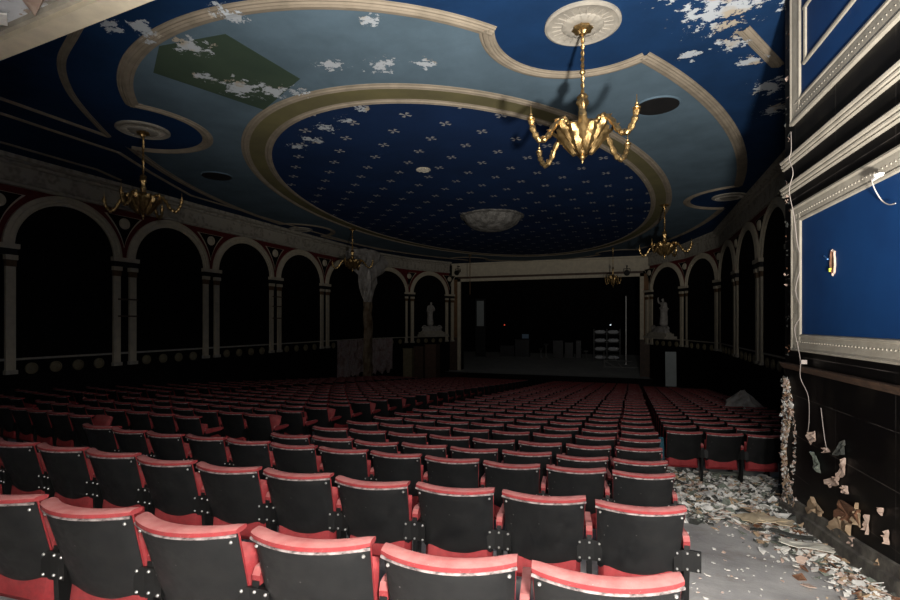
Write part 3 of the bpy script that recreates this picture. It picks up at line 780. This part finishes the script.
SMAT={'backrest':M['velvetpad'],'back_panel':M['vinyl'],'top_pad':M['velvet'],'edge_trim':M['edge'],'seat':M['velvetpad'],'seat_open':M['velvetpad'],'seat_tilted':M['velvetpad'],'armrest':M['velvet'],'bracket':M['iron'],'bolt':M['steel'],'standard':M['iron']}
HI=seat_meshes(); LO=seat_meshes(True)
def tomesh(k,b):
    o=b.build(k,SMAT[k]); me=o.data; bpy.data.objects.remove(o); return me
HM={k:tomesh(k,b) for k,b in HI.items()}
LM={k:tomesh(k,b) for k,b in LO.items() if k!='bolt'}
rows=[1.72,3.20,4.80]; q=5.62
while q<31.6: rows.append(q); q+=.92
ORD=['first','second','third','fourth','fifth','sixth','seventh','eighth','ninth','tenth','eleventh','twelfth','thirteenth','fourteenth','fifteenth','sixteenth','seventeenth','eighteenth','nineteenth','twentieth','twenty-first','twenty-second','twenty-third','twenty-fourth','twenty-fifth','twenty-sixth','twenty-seventh','twenty-eighth','twenty-ninth','thirtieth','thirty-first','thirty-second','thirty-third','thirty-fourth','thirty-fifth','thirty-sixth']
def arc(u0,v): return u0+(v-CV)**2/72.0
seats=[]
for ri,u0 in enumerate(rows):
    st=random.Random(ri).uniform(-.03,.03)
    for k in range(12 if ri<3 else 8):
        v=(.34+(.05 if ri>1 else 0) if ri else .19)-.31-k*PITCH+(st if ri>2 else 0); seats.append((ri,'c',k,v,u0))
    if ri>=3:
        for k in range(9):
            v=(-8.1 if ri==3 else -6.75 if ri==4 else -6.1)-.31-k*PITCH+st
            if v<-11.8: continue
            seats.append((ri,'l',k,v,u0))
        for k in range(5):
            v=-12.35-.31-k*PITCH+st
            if v>-15.4: seats.append((ri,'f',k,v,u0))
rb=[]
q=8.8; ri=0
while q<31:
    for k in range(5):
        rb.append((ri,'r',k,.50+.31+k*PITCH,q))
    q+=.92; ri+=1
seats+=rb
cand=[]
rest=[]
for sct in seats:
    ri,bk,k,v,u0=sct; u=arc(u0,v); z=floorz(u)
    # stay clear of the splayed wall and platforms
    if u>29 and (v<-11.4 or v>.2): continue
    if u>33.6: continue
    X,Y,Z=proj(v,u,z+.8)
    if Z<.3: continue
    m=170/Z+10
    if X<-m or X>900+m or Y-60/Z>620: continue
    # behind the partition
    if X>792 and u>PC[1]: continue
    cand.append((Z,sct,v,u,z))
cand.sort(key=lambda t:t[0])
ind=cand[:300]; rest=cand[300:]
REL={'c':'the debris aisle','l':'the centre gangway','f':'its gangway','r':'its left end'}
protos={}
rr=random.Random(5)
def make_seat(kind,near,hi):
    t=thing('theatre_seat','x','seat')
    Mx=HM if hi else LM
    for nm in ('backrest','back_panel','top_pad','edge_trim',kind,'armrest','bracket','standard'):
        o=bpy.data.objects.new('seat' if nm.startswith('seat') else nm,Mx[nm]); C.objects.link(o); o.parent=t
        if nm=='bracket' and near:
            for x,y in ((PITCH/2-.065,-.062),(PITCH/2,-.0535),(PITCH/2+.065,-.062)):
                for z in (.467,.573):
                    s=bpy.data.objects.new('bolt',HM['bolt']); C.objects.link(s); s.parent=o; s.location=(x,y,z)
        if nm=='back_panel' and near:
            for x in(-.255,.255):
                s=bpy.data.objects.new('screw',HM['bolt']); C.objects.link(s); s.parent=o; s.location=(x,yc(x/.28,.84)-.010,.84)
    return t
for i,(Z,(ri,bk,k,v,u0),_,u,z) in enumerate(ind):
    kind='seat'
    r=rr.random()
    if ri<2: kind='seat'
    if bk=='l' and k==0 and ri%2: kind='seat_tilted'
    near=Z<7; hi=Z<11
    rz=math.atan((v-CV)/36)
    if bk=='c': lab='black-backed red theatre seat, %s row from the camera, %s seat from the right end'%(ORD[ri],ORD[k])
    elif bk=='r': lab='black-backed red seat in the block beyond the rubble, %s row, %s from left'%(ORD[ri],ORD[k])
    elif bk=='l': lab='black-backed red seat left of the centre gangway, %s row back, %s from gangway'%(ORD[ri],ORD[k])
    else: lab='black-backed red seat in the far left wall block, %s row, %s from right'%(ORD[ri],ORD[k])
    grp={'c':'theatre seats in the centre block','r':'theatre seats in the right block','l':'theatre seats left of the gangway','f':'theatre seats by the left wall'}[bk]
    key=(kind,near,hi)
    if key not in protos:
        t=make_seat(*key); t.location=(v,u,z); t.rotation_euler=(0,0,rz); t['label']=lab; t['group']=grp; protos[key]=t
    else: t=dup(protos[key],(v,u,z),rz,lab,grp)
    if near: t.rotation_euler=(rr.uniform(-.02,.02),0,rz+rr.uniform(-.025,.025))
# the distant rest
mb=MB(); order=['velvetpad','vinyl','velvet','edge','iron']
mi={'backrest':0,'back_panel':1,'top_pad':2,'edge_trim':3,'seat':0,'armrest':2,'standard':4}
for Z,(ri,bk,k,v,u0),_,u,z in rest:
    rz=math.atan((v-CV)/36); c_,s_=cos(rz),sin(rz)
    for nm,b in LO.items():
        if nm not in mi: continue
        if Z>22 and nm in('standard','armrest'): continue
        mb.add([(v+x*c_-y*s_,u+x*s_+y*c_,z+w) for x,y,w in b.v],b.f,mi[nm],True)
tag(mb.build('distant_theatre_seats',[M[k] for k in order]),'hundreds of tiny red and black seats in the dark rows near the stage','seats',None,'stuff')

# ------------------------------------------------------------------ rubble in the aisle
rr=random.Random(31)
def flz(v,u): return floorz(u)
mb=MB()
def rnd_axes(rr,t=.5):
    a=rr.random()*6.28; tx,ty=rr.uniform(-t,t),rr.uniform(-t,t)
    nx,ny,nz=tx,ty,1; l=sqrt(nx*nx+ny*ny+1); N_=(nx/l,ny/l,1/l)
    A=(cos(a),sin(a),0); d=sum(A[k]*N_[k] for k in range(3)); A=tuple(A[k]-d*N_[k] for k in range(3)); l=sqrt(sum(q*q for q in A)); A=tuple(q/l for q in A)
    B=(N_[1]*A[2]-N_[2]*A[1],N_[2]*A[0]-N_[0]*A[2],N_[0]*A[1]-N_[1]*A[0]); return A,B,N_
for k in range(4600):
    u=rr.uniform(6.9,10.3); v=rr.uniform(.30,2.35)
    if u>PC[1] : v=rr.uniform(.3,3.2)
    elif v>1.95+.065*(PC[1]-u): continue
    edge=7.25+.35*sin(v*5)+.25*sin(v*13)
    if u<edge and rr.random()<.85: continue
    h=rr.uniform(0,.07)*min(1,max(0,(u-edge)*1.5+.1))
    A,B,N_=rnd_axes(rr,.6)
    chip(mb,(v,u,flz(v,u)+.012+h),A,B,N_,rr.choice((.015,.02,.03,.04,.07,.10))*rr.uniform(.6,1.2),rr.choice((2,2,2,2,5,3,3,3,0,1,2,5)),rr,.3)
for k in range(1500):       # along the foot of the partition
    s=rr.uniform(.2,4.2); w=.55*(1-s/4.6)+.12
    p=W(s,0,.12+abs(rr.gauss(0,w*.6))); A,B,N_=rnd_axes(rr,.5)
    chip(mb,(p[0],p[1],flz(p[0],p[1])+.01+rr.uniform(0,.03)),A,B,N_,rr.choice((.015,.025,.035,.05,.07))*rr.uniform(.7,1.2),rr.choice((2,2,1,1,2,0,3,5,4)),rr,.3)
tag(mb.build('plaster_rubble',fl),'broken grey, white and dark plaster flakes heaped across the aisle floor','rubble',None,'stuff')
mb=MB()
for k in range(1500):
    u=rr.uniform(1.2,8); v=rr.uniform(.22,2.3)
    if v>1.95+.065*(PC[1]-u): continue
    if rr.random()> (.9 if v<.55+.1*sin(u*7) else .28): continue
    A,B,N_=rnd_axes(rr,.2)
    chip(mb,(v,u,flz(v,u)+.008),A,B,N_,rr.choice((.007,.012,.018,.028)),rr.choice((2,2,2,1)),rr,.2)
tag(mb.build('paint_chips',fl),'small white paint chips scattered on the bare concrete beside the seat ends','paint chips',None,'stuff')
def sheet(name,px,py,w,d,rz,m,label,cat,seed,amp=.03):
    # point on the floor under a sight line
    lo,hi=1.0,30
    for _ in range(40):
        q=(lo+hi)/2; v=tV(px,q)
        if proj(v,q,floorz(q))[1]>py: lo=q
        else: hi=q
    u=lo; v=tV(px,u); r=random.Random(seed); n=7; mb=MB(); vs=[]
    for th in(0,.008):
        for i in range(n):
            for j in range(n):
                x=(i/(n-1)-.5)*w*(1+.08*sin(j*2+seed)); y=(j/(n-1)-.5)*d*(1+.1*sin(i*3+seed)); r2=random.Random(seed*100+i*10+j)
                vs.append((x,y,.03+amp*(.5+.5*sin(x*14+seed)*cos(y*9))+r2.uniform(0,amp*.4)+th))
    fs=[]; O=n*n
    for i in range(n-1):
        for j in range(n-1): a=i*n+j; fs+= [(a,a+1,a+n+1,a+n),(O+a,O+a+n,O+a+n+1,O+a+1)]
    for i in range(n-1):
        for a,b in ((i*n,(i+1)*n),(i*n+n-1,(i+1)*n+n-1),(i,i+1),((n-1)*n+i,(n-1)*n+i+1)): fs.append((a,b,O+b,O+a))
    mb.add(vs,fs); o=mb.build(name,m); o.location=(v,u,floorz(u)+.06); o.rotation_euler=(-.08,0,rz); tag(o,label,cat)
sheet('cardboard_sheet',759,527,.42,.34,.5,M['woodpale'] if 0 else noisy('tan_card',(.60,.48,.32),(.48,.38,.25),6,.9),'tan crumpled cardboard sheet lying on the aisle floor, left of its pair','cardboard',2)
sheet('cardboard_sheet',776,530,.34,.30,-.3,noisy('pale_card',(.66,.54,.38),(.55,.44,.30),6,.9),'pale tan card sheet lying nearer the black wall than the other','cardboard',3)
sheet('black_cloth_scrap',792,545,.40,.14,-.3,fl[3],'crumpled black scrap lying in the rubble near the skirting','scrap',4)
sheet('black_cloth_scrap',758,538,.13,.10,.2,fl[3],'small black scrap lying on bare concrete below the tan cardboard','scrap',5,.01)
sheet('paper_sheet',806,556,.45,.22,-.2,noisy('dirty_paper',(.66,.63,.54),(.5,.47,.4),8,.9),'dirty pale paper sheet in the rubble beside the skirting','paper',6)
sheet('paper_sheet',729,480,.55,.28,.2,noisy('grey_green_sheet',(.16,.18,.14),(.24,.25,.21),8,.9),'grey green lining sheet lying on the rubble before the right seats','paper',7)
# heap of fallen plaster among the right seats
mb=MB(); r=random.Random(8); n=18; vs=[]; u,v=17.0,3.1
for i in range(9):
    t=i/8
    for j in range(n):
        A=2*pi*j/n; R=(1-t**2.2)*1.0+.06; q=R*r.uniform(.8,1.15); vs.append((v+q*cos(A)*.75,u+q*sin(A),floorz(u)+t*1.32+r.uniform(-.04,.04)))
mb.add(vs,[(k*n+j,k*n+(j+1)%n,(k+1)*n+(j+1)%n,(k+1)*n+j) for k in range(8) for j in range(n)]+[tuple(range(8*n,9*n))])
tag(mb.build('plaster_heap',M['white']),'pale heap of fallen plaster lying on the dark right hand seats','heap')
# teal pad, crumpled paper
mb=MB(); mb.slab(8,8,lambda x,t:(x*.055*(1-.3*(2*t-1)**2),-.05-.03*sqrt(max(0,1-abs(x)**3))*sqrt(max(0,1-abs(2*t-1)**4)),t*.84),lambda x,t:(x*.055*(1-.3*(2*t-1)**2),-.05+.03*sqrt(max(0,1-abs(x)**3))*sqrt(max(0,1-abs(2*t-1)**4)),t*.84))
o=mb.build('teal_bolster',M['teal']); u=8.75; v=.435; o.location=(v,u,floorz(u)); tag(o,'dark teal rounded pad wedged upright between centre row ends and right block','cushion')

# ------------------------------------------------------------------ chandeliers
def chandelier(loc,drop,label,hi=True,rz=0):
    t=thing('chandelier',label,'chandelier',(loc[0],loc[1],CEIL-.05),rz,'gilt chandeliers')
    d=drop
    b=MB(); b.lathe([(.03,0),(.13,-.01),(.15,-.04),(.12,-.06),(.07,-.07),(.05,-.11),(.02,-.12)],n=24,lob=lambda A,z:1+.10*cos(8*A)); b.build('ceiling_canopy',M['gold'],t)
    # twisted rod
    b=MB(); zt,zb=-.1,-(d-1.0)
    for ph in(0,pi):
        N_=int(abs(zb-zt)*60); P=[(.014*cos(ph+i*.55),.014*sin(ph+i*.55),zt+(zb-zt)*i/N_) for i in range(N_+1)]
        b.tube(P,.015,5)
    b.lathe([(.02,.04),(.04,.02),(.045,0),(.04,-.02),(.02,-.04)],(0,0,(zt+zb)/2-.1),12); b.build('twisted_rod',M['gold'],t)
    z0=zb
    b=MB(); b.lathe([(.02,.06),(.05,.04),(.075,.0),(.06,-.03),(.08,-.06),(.085,-.10),(.06,-.14),(.05,-.2),(.07,-.26),(.06,-.32),(.045,-.36),(.06,-.40),(.10,-.43)],(0,0,z0),20,lob=lambda A,z:1+.16*cos(4*A+z*14)); b.build('column',M['gold'],t)
    b=MB(); zb2=z0-.40
    b.lathe([(.08,.04),(.20,.0),(.285,-.05),(.30,-.11),(.26,-.19),(.20,-.27),(.13,-.34),(.09,-.40),(.06,-.43)],(0,0,zb2),64,lob=lambda A,z:.88+.13*abs(cos(4*A+2*z))+.06*sin(14*A+24*z)+.03*sin(31*A-50*z)); bowl=b.build('bowl',M['gold'],t)
    for i in range(16):     # acanthus leaves, two tiers
        A=2*pi*i/8+(pi/8 if i>7 else 0)+.1; L=MB(); tier=i>7; P=[]
        for q in range(9):
            s=q/8; r=(.37-.25*s+.05*sin(s*pi)+.06*(1-s)**4)*(.86 if tier else 1); z=zb2-.06-.35*s-.05*sin(min(1,s*3)*pi)*(1-s)-(.06 if tier else 0); w=.085*sin(pi*min(1,.15+s*.85))**.8+.008
            for e in(-1,-.5,0,.5,1):
                rr_=r+.045*(1-abs(e))+.022*(q%2)*abs(e); aa=A+e*w/max(r,.08); P.append((rr_*cos(aa),rr_*sin(aa),z+.01*abs(e)))
        L.add(P,[(q*5+e,q*5+e+1,q*5+e+6,q*5+e+5) for q in range(8) for e in range(4)],0,True)
        o=L.build('leaf',M['gold'],bowl)
    b=MB(); b.lathe([(.07,0),(.05,-.03),(.025,-.05),(.045,-.08),(.04,-.11),(.015,-.13),(.02,-.15),(.005,-.18)],(0,0,zb2-.42),16); b.build('finial',M['gold'],t)
    for i in range(4):
        A=pi/4+i*pi/2+.09; b=MB()
        prof=[(.18,-.12),(.30,-.02),(.42,-.01),(.56,-.12),(.70,-.32),(.84,-.38),(.95,-.26),(.99,-.12)]
        P=[(r*cos(A),r*sin(A),zb2-.02+z) for r,z in crom(prof,5)]
        R=[.040*(1+.28*sin(q*2.1)) for q in range(len(P))]; b.tube(P,R,8)
        for q in (3,8,13,18,22,27,31):
            p=P[q]; s=.05; b.tube([p,(p[0]+.03*cos(A+1.4),p[1]+.03*sin(A+1.4),p[2]+.045),(p[0]+.06*cos(A),p[1]+.06*sin(A),p[2]+.03)],[.024,.016,.004],6)
            b.tube([p,(p[0]-.03*cos(A+1.4),p[1]-.03*sin(A+1.4),p[2]-.035)],[.024,.006],6)
        arm=b.build('arm',M['gold'],t)
        e=P[-1]; b=MB(); b.lathe([(.015,-.02),(.05,0),(.055,.015),(.03,.02),(.022,.05),(.028,.07),(.01,.075)],e,14); cup=b.build('candle_cup',M['gold'],arm)
        b=MB(); b.tube([(e[0],e[1],e[2]+.07),(e[0],e[1],e[2]+.19)],[.009,.005],6); b.build('candle_spike',M['gold'],arm)
    return t
ch0=chandelier((CV+5.15,7.75),2.05,'large bright gilt chandelier hanging nearest, before the blue ceiling at top right')
ch1=dup(ch0,(CV-4.85,8.5,CEIL-.05),-.46,'dim gilt chandelier hanging at left in front of the arcade frieze'); ch1.scale=(.88,.88,1)
dup(ch0,(1.15,20.4,CEIL-.05),.2,'small dim gilt chandelier hanging at right of the stage before the arches')
dup(ch0,(-12.4,20.6,CEIL-.05),.9,'small dark chandelier hanging in front of the torn white plaster on the left')
o=dup(ch0,(tV(613,31),31,CEIL-.05),.1,'tiny dark chandelier hanging in front of the stage opening, right side'); o.scale=(.55,.55,1.15)
t=thing('hanging_rod','thin dark rod hanging from the ceiling before the left edge of the stage','rod',(tV(470,31),31,CEIL-.05))
b=MB(); b.lathe([(.05,0),(.12,-.02),(.1,-.06),(.03,-.1)],n=16); b.build('ceiling_canopy',M['gold'],t)
b=MB(); b.tube([(0,0,-.05),(0,0,-2.6)],.025,8); b.build('rod',M['brown'],t)

# ------------------------------------------------------------------ statues in the end arches
def figure(parent,m,flip,arm_up):
    v=[];e=[];r=[]
    def j(p,rad,par=None):
        v.append((p[0]*flip*1.15,p[1],p[2])); r.append(rad*(1.3 if p[2]<1.5 else 1.1))
        if par is not None: e.append((par,len(v)-1))
        return len(v)-1
    hip=j((0,0,.95),.17); w=j((.03,0,1.12),.13,hip); ch=j((.0,0,1.36),.165,w); nk=j((-.01,-.01,1.52),.06,ch); hd=j((-.03,-.03,1.62),.085,nk); j((-.04,-.03,1.73),.075,hd)
    k=j((.05,.0,.6),.19,hip); k2=j((.02,0,.3),.20,k); j((.0,0,.02),.22,k2)
    s1=j((-.19,0,1.42),.07,ch); 
    if arm_up: e1=j((-.38,-.05,1.48),.05,s1); h1=j((-.42,-.08,1.72),.04,e1); j((-.36,-.08,1.82),.03,h1)
    else: e1=j((-.27,-.08,1.18),.05,s1); h1=j((-.10,-.22,1.10),.04,e1)
    s2=j((.19,0,1.40),.07,ch); e2=j((.28,-.05,1.14),.05,s2); h2=j((.20,-.2,1.0),.04,e2)
    me=bpy.data.meshes.new('figure'); me.from_pydata(v,e,[]); o=bpy.data.objects.new('figure',me); C.objects.link(o)
    o.parent=parent; me.skin_vertices.new() if hasattr(me.skin_vertices,'new') else None
    md=o.modifiers.new('skin','SKIN'); 
    if not me.skin_vertices: 
        bpy.context.view_layer.objects.active=o
    for i,sv in enumerate(me.skin_vertices[0].data): sv.radius=(r[i],r[i]*.85); sv.use_root=(i==0)
    sb=o.modifiers.new('sub','SUBSURF'); sb.levels=2; sb.render_levels=2; me.materials.append(m); return o
def statue(i,bp,frame,label,flip,up):
    a,d,nr,L=frame(i); c=bp(i,L/2+(-.12 if flip<0 else 0),0,.42)
    rz=atan2(nr[1],nr[0])+pi/2
    t=thing('statue',label,'statue',(c[0],c[1],CZ-.80),rz,'pale statues in the arches beside the stage')
    b=MB(); b.box((0,0,.08),(2.0,.5,.16)); b.box((0,-.02,.19),(1.7,.42,.08)); b.build('plinth',M['creamd'],t)
    b=MB(); b.lathe([(.82,.2),(.84,.28),(.80,.38),(.62,.48),(.45,.55),(.34,.60)],(0,0,0),28,lob=lambda A,z:(1+.10*cos(9*A))*(1 if True else 1)); 
    b.v=[(x,y*.28,z) for x,y,z in b.v]
    for sx in(-1,1):
        P=[]; 
        for q in range(26): 
            A=q*.42; R=.22*(1-q/30); P.append((sx*(.66+R*cos(A)),-.02,.42+R*sin(A)))
        b.tube(P,[.06*(1-q/40) for q in range(26)],8)
    b.build('scroll_base',M['woodpale'] if 0 else M['stone'],t)
    f=figure(t,M['stone'],flip,up); f.location=(-.12 if flip<0 else .34,0,.56); f.scale=(1.0,1.0,1.0)
    mb=MB(); s0,s1=L/2-1.1,L/2+1.1
    c8=[bp(i,s,H,o) for s in(s0,s1) for H in(-.95,-.80) for o in(0,.85)]
    mb.add(c8,[(0,1,3,2),(4,6,7,5),(0,4,5,1),(2,3,7,6),(0,2,6,4),(1,5,7,3)])
    struct(mb,'statue_shelf',M['creamd'],wall_left if bp is bpl else wall_right)
statue(9,bpl,frl,'pale stone figure on a scrolled base in the arch left of the stage',-1,False)
statue(9,bpr,frr,'pale stone figure with raised arm in the arch right of the stage',1,True)

# ------------------------------------------------------------------ things beside and on the stage
def boxthing(name,px0,px1,u,py0,z0,dep,m,label,cat,rz=0,group=None,doors=0):
    v0,v1=tV(px0,u),tV(px1,u); z1=hZ(py0,u,(v0+v1)/2); w=abs(v1-v0)
    t=thing(name,label,cat,((v0+v1)/2,u+dep/2,z0),rz,group)
    b=MB(); b.box((0,0,(z1-z0)/2),(w,dep,z1-z0)); b.build('body',m,t)
    b=MB(); b.box((0,-.02,z1-z0+.02),(w+.06,dep+.06,.04)); b.build('top',m,t)
    n=max(doors,1)
    for k in range(n):
        b=MB(); ww=w/n*.84; b.box((-w/2+w/n*(k+.5),-dep/2-.012,(z1-z0)*.5),(ww,.024,(z1-z0)*.84)); b.build('front_panel',m,t)
    return t
boxthing('wooden_cabinet',403,412,30.0,349,STZ,.7,M['woodpale'],'pale yellow wooden cabinet below the left statue, leftmost of three','cabinet')
boxthing('wooden_cabinet',414,423,30.0,347,STZ,.7,M['wood'],'brown wooden cabinet below the left statue, between pale and taller ones','cabinet',doors=2)
boxthing('wooden_cabinet',425,436,30.0,345,STZ,.7,noisy('red_wood',(.11,.06,.04),(.07,.04,.025),6,.6),'reddish wooden cabinet below the left statue, tallest on the right','cabinet',doors=2)
# leaning white board at right
u=31.; v=(tV(667,u)+tV(675,u))/2
b=MB(); b.box((0,0,.98),(.58,.05,1.96)); o=b.build('white_board',M['board']); o.location=(v,u,STZ); o.rotation_euler=(-.06,0,.1); tag(o,'tall pale grey board standing upright below the right statue','board')
# grey door panel on the left stage wing
u=44; v0,v1=tV(477,u),tV(484,u); z0,z1=stz(u),hZ(301,u,v0)
t=thing('wing_flat','tall dark flat with a pale panel at the left of the stage','stage flat',((v0+v1)/2,u,z0))
b=MB(); b.box((0,0,(z1-z0)/2+.1),(abs(v1-v0)+.3,.08,z1-z0+.2)); b.build('frame',M['black'],t)
b=MB(); zz0=hZ(326,u,v0)-z0; b.box((0,-.05,(zz0+z1-z0)/2),(abs(v1-v0),.03,z1-z0-zz0)); b.build('pale_panel',M['board'],t)
# rack with white bundles
u=43.0; a,b_=tV(594,u),tV(620,u); zf_=stz(u); W_=b_-a
t=thing('storage_rack','metal rack holding two columns of white bundles on the stage','rack',((a+b_)/2,u,zf_))
H_=hZ(329,u,a)-zf_
for sx in(-1,0,1):
    for sy in(-.3,.3):
        b=MB(); b.box((sx*W_/2,sy,H_/2),(.05,.05,H_)); b.build('upright',M['iron'],t)
sh=[]
for k in range(4):
    z=.15+k*(H_-.35)/3.3; sh.append(z); b=MB(); b.box((0,0,z),(W_,.62,.03)); b.build('shelf',M['iron'],t)
names=['bottom','second from bottom','third from bottom','top']
for k,z in enumerate(sh):
    for c_,sd in enumerate((-1,1)):
        b=MB(); 
        b.slab(10,6,lambda x,s:(x*W_*.22,(s-.5)*.5,.19+.14*sqrt(max(0,1-abs(x)**3))*sqrt(max(0,1-abs(2*s-1)**4))+.015*sin(x*9+k)),lambda x,s:(x*W_*.22,(s-.5)*.5,.17-.14*sqrt(max(0,1-abs(x)**4))*sqrt(max(0,1-abs(2*s-1)**4))))
        o=b.build('white_bundle',M['bundle']); o.location=((a+b_)/2+sd*W_*.25,u,zf_+z); 
        tag(o,'white plastic bundle in the stage rack, %s column, %s shelf'%(('left','right')[c_],names[k]),'bundle','white bundles in the stage rack')
# bright pole + base
u=41.5; v=tV(626,u); z1=hZ(296,u,v)
t=thing('pole_stand','tall pale metal pole standing at the right of the stage','pole',(v,u,stz(u)))
b=MB(); b.tube([(0,0,.03),(0,0,z1-stz(u))],.055,10); b.build('pole',M['steel'],t)
b=MB(); b.lathe([(.3,0),(.3,.03),(.06,.05)],n=20); b.build('base_plate',M['steel'],t)
# metal barrier frame
u=39.6; a,b_=tV(604,u),tV(637,u); zf_=stz(u); ww=b_-a
t=thing('metal_barrier','low metal frame barrier lying before the rack on the stage','barrier',((a+b_)/2,u,zf_))
for nm,P in (('upright',[(-ww/2,0,0),(-ww/2,0,1.15)]),('bottom_rail',[(-ww/2,0,.04),(ww/2,0,.04)]),('middle_rail',[(-ww/2,0,.5),(ww*.35,0,.5)]),('brace',[(-ww/2,0,.5),(-ww*.15,0,.04)]),('brace',[(-ww*.2,-.05,.75),(ww*.05,-.05,.04)])):
    b=MB(); b.tube([(p[0],p[1],p[2]) for p in P],.03,8); b.build(nm,M['steel'],t)
# monitor on crates, crates along the back
cr=[(500,514,346,'dark equipment case at the back of the stage, leftmost'),(515,529,340,'dark equipment case at the back of the stage under the screen'),(553,563,341,'dark equipment case at centre back of the stage, taller'),(565,573,343,'narrow dark equipment case at centre back of the stage'),(576,581,341,'slim dark case right of centre at the back of the stage')]
for a,b_,y,lb in cr: boxthing('equipment_case',a,b_,44.5,y,stz(44.5),.6,noisy('case_grey_%d'%a,(.045,.042,.045),(.03,.03,.03),5,.4),lb,'case',group='equipment cases at the back of the stage')
u=44.8; v=tV(525.5,u); z=hZ(340,44.5,tV(522,44.5))+.06
t=thing('monitor','small pale blue screen on top of an equipment case','monitor',(v,u-.05,z))
b=MB(); b.box((0,0,.27),(.68,.06,.46)); b.build('casing',M['iron'],t); b=MB(); b.box((0,-.035,.27),(.6,.01,.38)); 
b.build('screen',mat('pale_blue_screen',(.25,.38,.55),.3),t); b=MB(); b.box((0,0,.02),(.3,.2,.04)); b.build('foot',M['iron'],t)
# small stands and oddments on the stage
for i,(px,h,lb) in enumerate(((541,.9,'short dark stand at the back of the stage, left of the tall cases'),(546,1.3,'thin dark microphone stand left of the centre case'),(586,.8,'small folding stand right of the cases on the stage'))):
    u=42.5; v=tV(px,u)
    t=thing('equipment_stand',lb,'stand',(v,u,stz(u)))
    b=MB(); b.tube([(0,0,.2),(0,0,h)],.02,8); b.build('pole',M['steel'],t)
    for k in range(3):
        A=k*2.09+.4; b=MB(); b.tube([(0,0,.35),(.35*cos(A),.35*sin(A),.01)],.015,6); b.build('leg',M['steel'],t)
    b=MB(); b.box((0,0,h+.05),(.35,.25,.12)); b.build('head',M['iron'],t)
# bare light bulb & red pilot lamp
def lamp(px,py,u,col,st,label):
    v=tV(px,u); z=hZ(py,u,v); m=mat('lit_%s'%px,(0,0,0)); m.node_tree.nodes['Principled BSDF'].inputs['Emission Color'].default_value=(*col,1); m.node_tree.nodes['Principled BSDF'].inputs['Emission Strength'].default_value=st
    t=thing('pilot_lamp',label,'lamp',(v,u,z)); b=MB(); b.lathe([(.01,-.06),(.06,-.03),(.07,0),(.05,.05),(.01,.07)],n=12); b.build('bulb',m,t); b=MB(); b.box((0,.08,0),(.12,.10,.12)); b.build('housing',M['iron'],t)
lamp(610.5,325,47.45,(.8,.9,1),.8,'small white lamp glowing on the dark wall above the rack'); lamp(504.5,325,47.45,(1,.1,.05),.35,'tiny red pilot lamp on the dark back wall of the stage')
# spotlights at the ends of the header
for px,lb in ((458,'black spotlight hanging at the left end of the stage header'),(627,'black spotlight hanging at the right end of the stage header')):
    u=35.4; v=tV(px,u); z=hZ(271,u,v); t=thing('stage_spotlight',lb,'spotlight',(v,u,z+.35),0,'black spotlights on the stage header')
    b=MB(); b.tube([(0,0,0),(0,0,-.2)],.03,8); b.box((0,.12,0),(.1,.35,.06)); b.build('hanger',M['iron'],t)
    b=MB(); b.tube([(-.2,0,-.2),(-.2,0,-.42)],.02,6); b.tube([(.2,0,-.2),(.2,0,-.42)],.02,6); b.tube([(-.2,0,-.2),(.2,0,-.2)],.02,6); b.build('yoke',M['iron'],t)
    b=MB(); b.tube([(0,.2,-.35),(0,-.1,-.45),(0,-.3,-.52)],[.13,.15,.19],14); b.build('lamp_housing',M['iron'],t)

# crumpled paper at the left edge
u=3.35; v=tV(3,u)
mb=MB(); r=random.Random(2); 
for k in range(14):
    A,B,N_=rnd_axes(r,2); chip(mb,(r.uniform(-.04,.04),r.uniform(-.03,.03),r.uniform(0,.10)),A,B,N_,r.uniform(.03,.07),0,r,.4)
o=mb.build('crumpled_paper',M['paper']); o.location=(v,u,hZ(464,u,v)-.02); tag(o,'pale crumpled paper lying on a seat back at the left picture edge','paper')

# ------------------------------------------------------------------ camera + light
cam=bpy.data.cameras.new('camera'); co=bpy.data.objects.new('camera',cam); C.objects.link(co)
co.location=(0,0,CZ); co.rotation_euler=(radians(90),0,radians(20)); cam.lens=20.0; cam.sensor_width=36; cam.shift_y=23/900; cam.clip_start=.05; cam.clip_end=200
bpy.context.scene.camera=co
def spot(name,loc,aim,power,angle,blend,size,col=(1,.96,.9)):
    L=bpy.data.lights.new(name,'SPOT'); L.energy=power; L.spot_size=radians(angle); L.spot_blend=blend; L.shadow_soft_size=size; L.color=col
    o=bpy.data.objects.new(name,L); C.objects.link(o); o.location=loc
    d=[aim[k]-loc[k] for k in range(3)]
    from mathutils import Vector
    o.rotation_euler=Vector(d).to_track_quat('-Z','Y').to_euler(); return o
spot('flash_main',(1.3,.3,CZ-.9),(.3,8.1,CZ+6.6),5400,106,1.0,.20)
spot('fill_shadows',(.15,-.15,CZ+.1),(-.9,8.1,CZ+6.4),1000,108,1.0,.30)  # added fill, softens the shadows of the main flash
spot('fill_aisle',(1.35,.1,CZ-.1),(1.35,6.6,CZ-3.0),900,54,1.0,.15)  # added spot, brightens the aisle rubble and the right block seats
spot('fill_near_seats',(.45,-.3,CZ+.35),(-.55,1.5,CZ-1.95),1250,112,1.0,.15)  # added downward fill for the near seats, fades before the far rows
L=bpy.data.lights.new('fill_soffit','POINT'); L.energy=190; L.shadow_soft_size=.12; L.color=(1,.96,.9)  # added point fill for the soffit and the partition
o=bpy.data.objects.new('fill_soffit',L); C.objects.link(o); o.location=(.55,-.45,CZ+.25)
w=bpy.data.worlds.new('world'); bpy.context.scene.world=w; w.use_nodes=True
w.node_tree.nodes['Background'].inputs[0].default_value=(.5,.55,.7,1); w.node_tree.nodes['Background'].inputs[1].default_value=.002
vs_=bpy.context.scene.view_settings; vs_.view_transform='Standard'; vs_.look='None'; vs_.exposure=.3; vs_.gamma=1
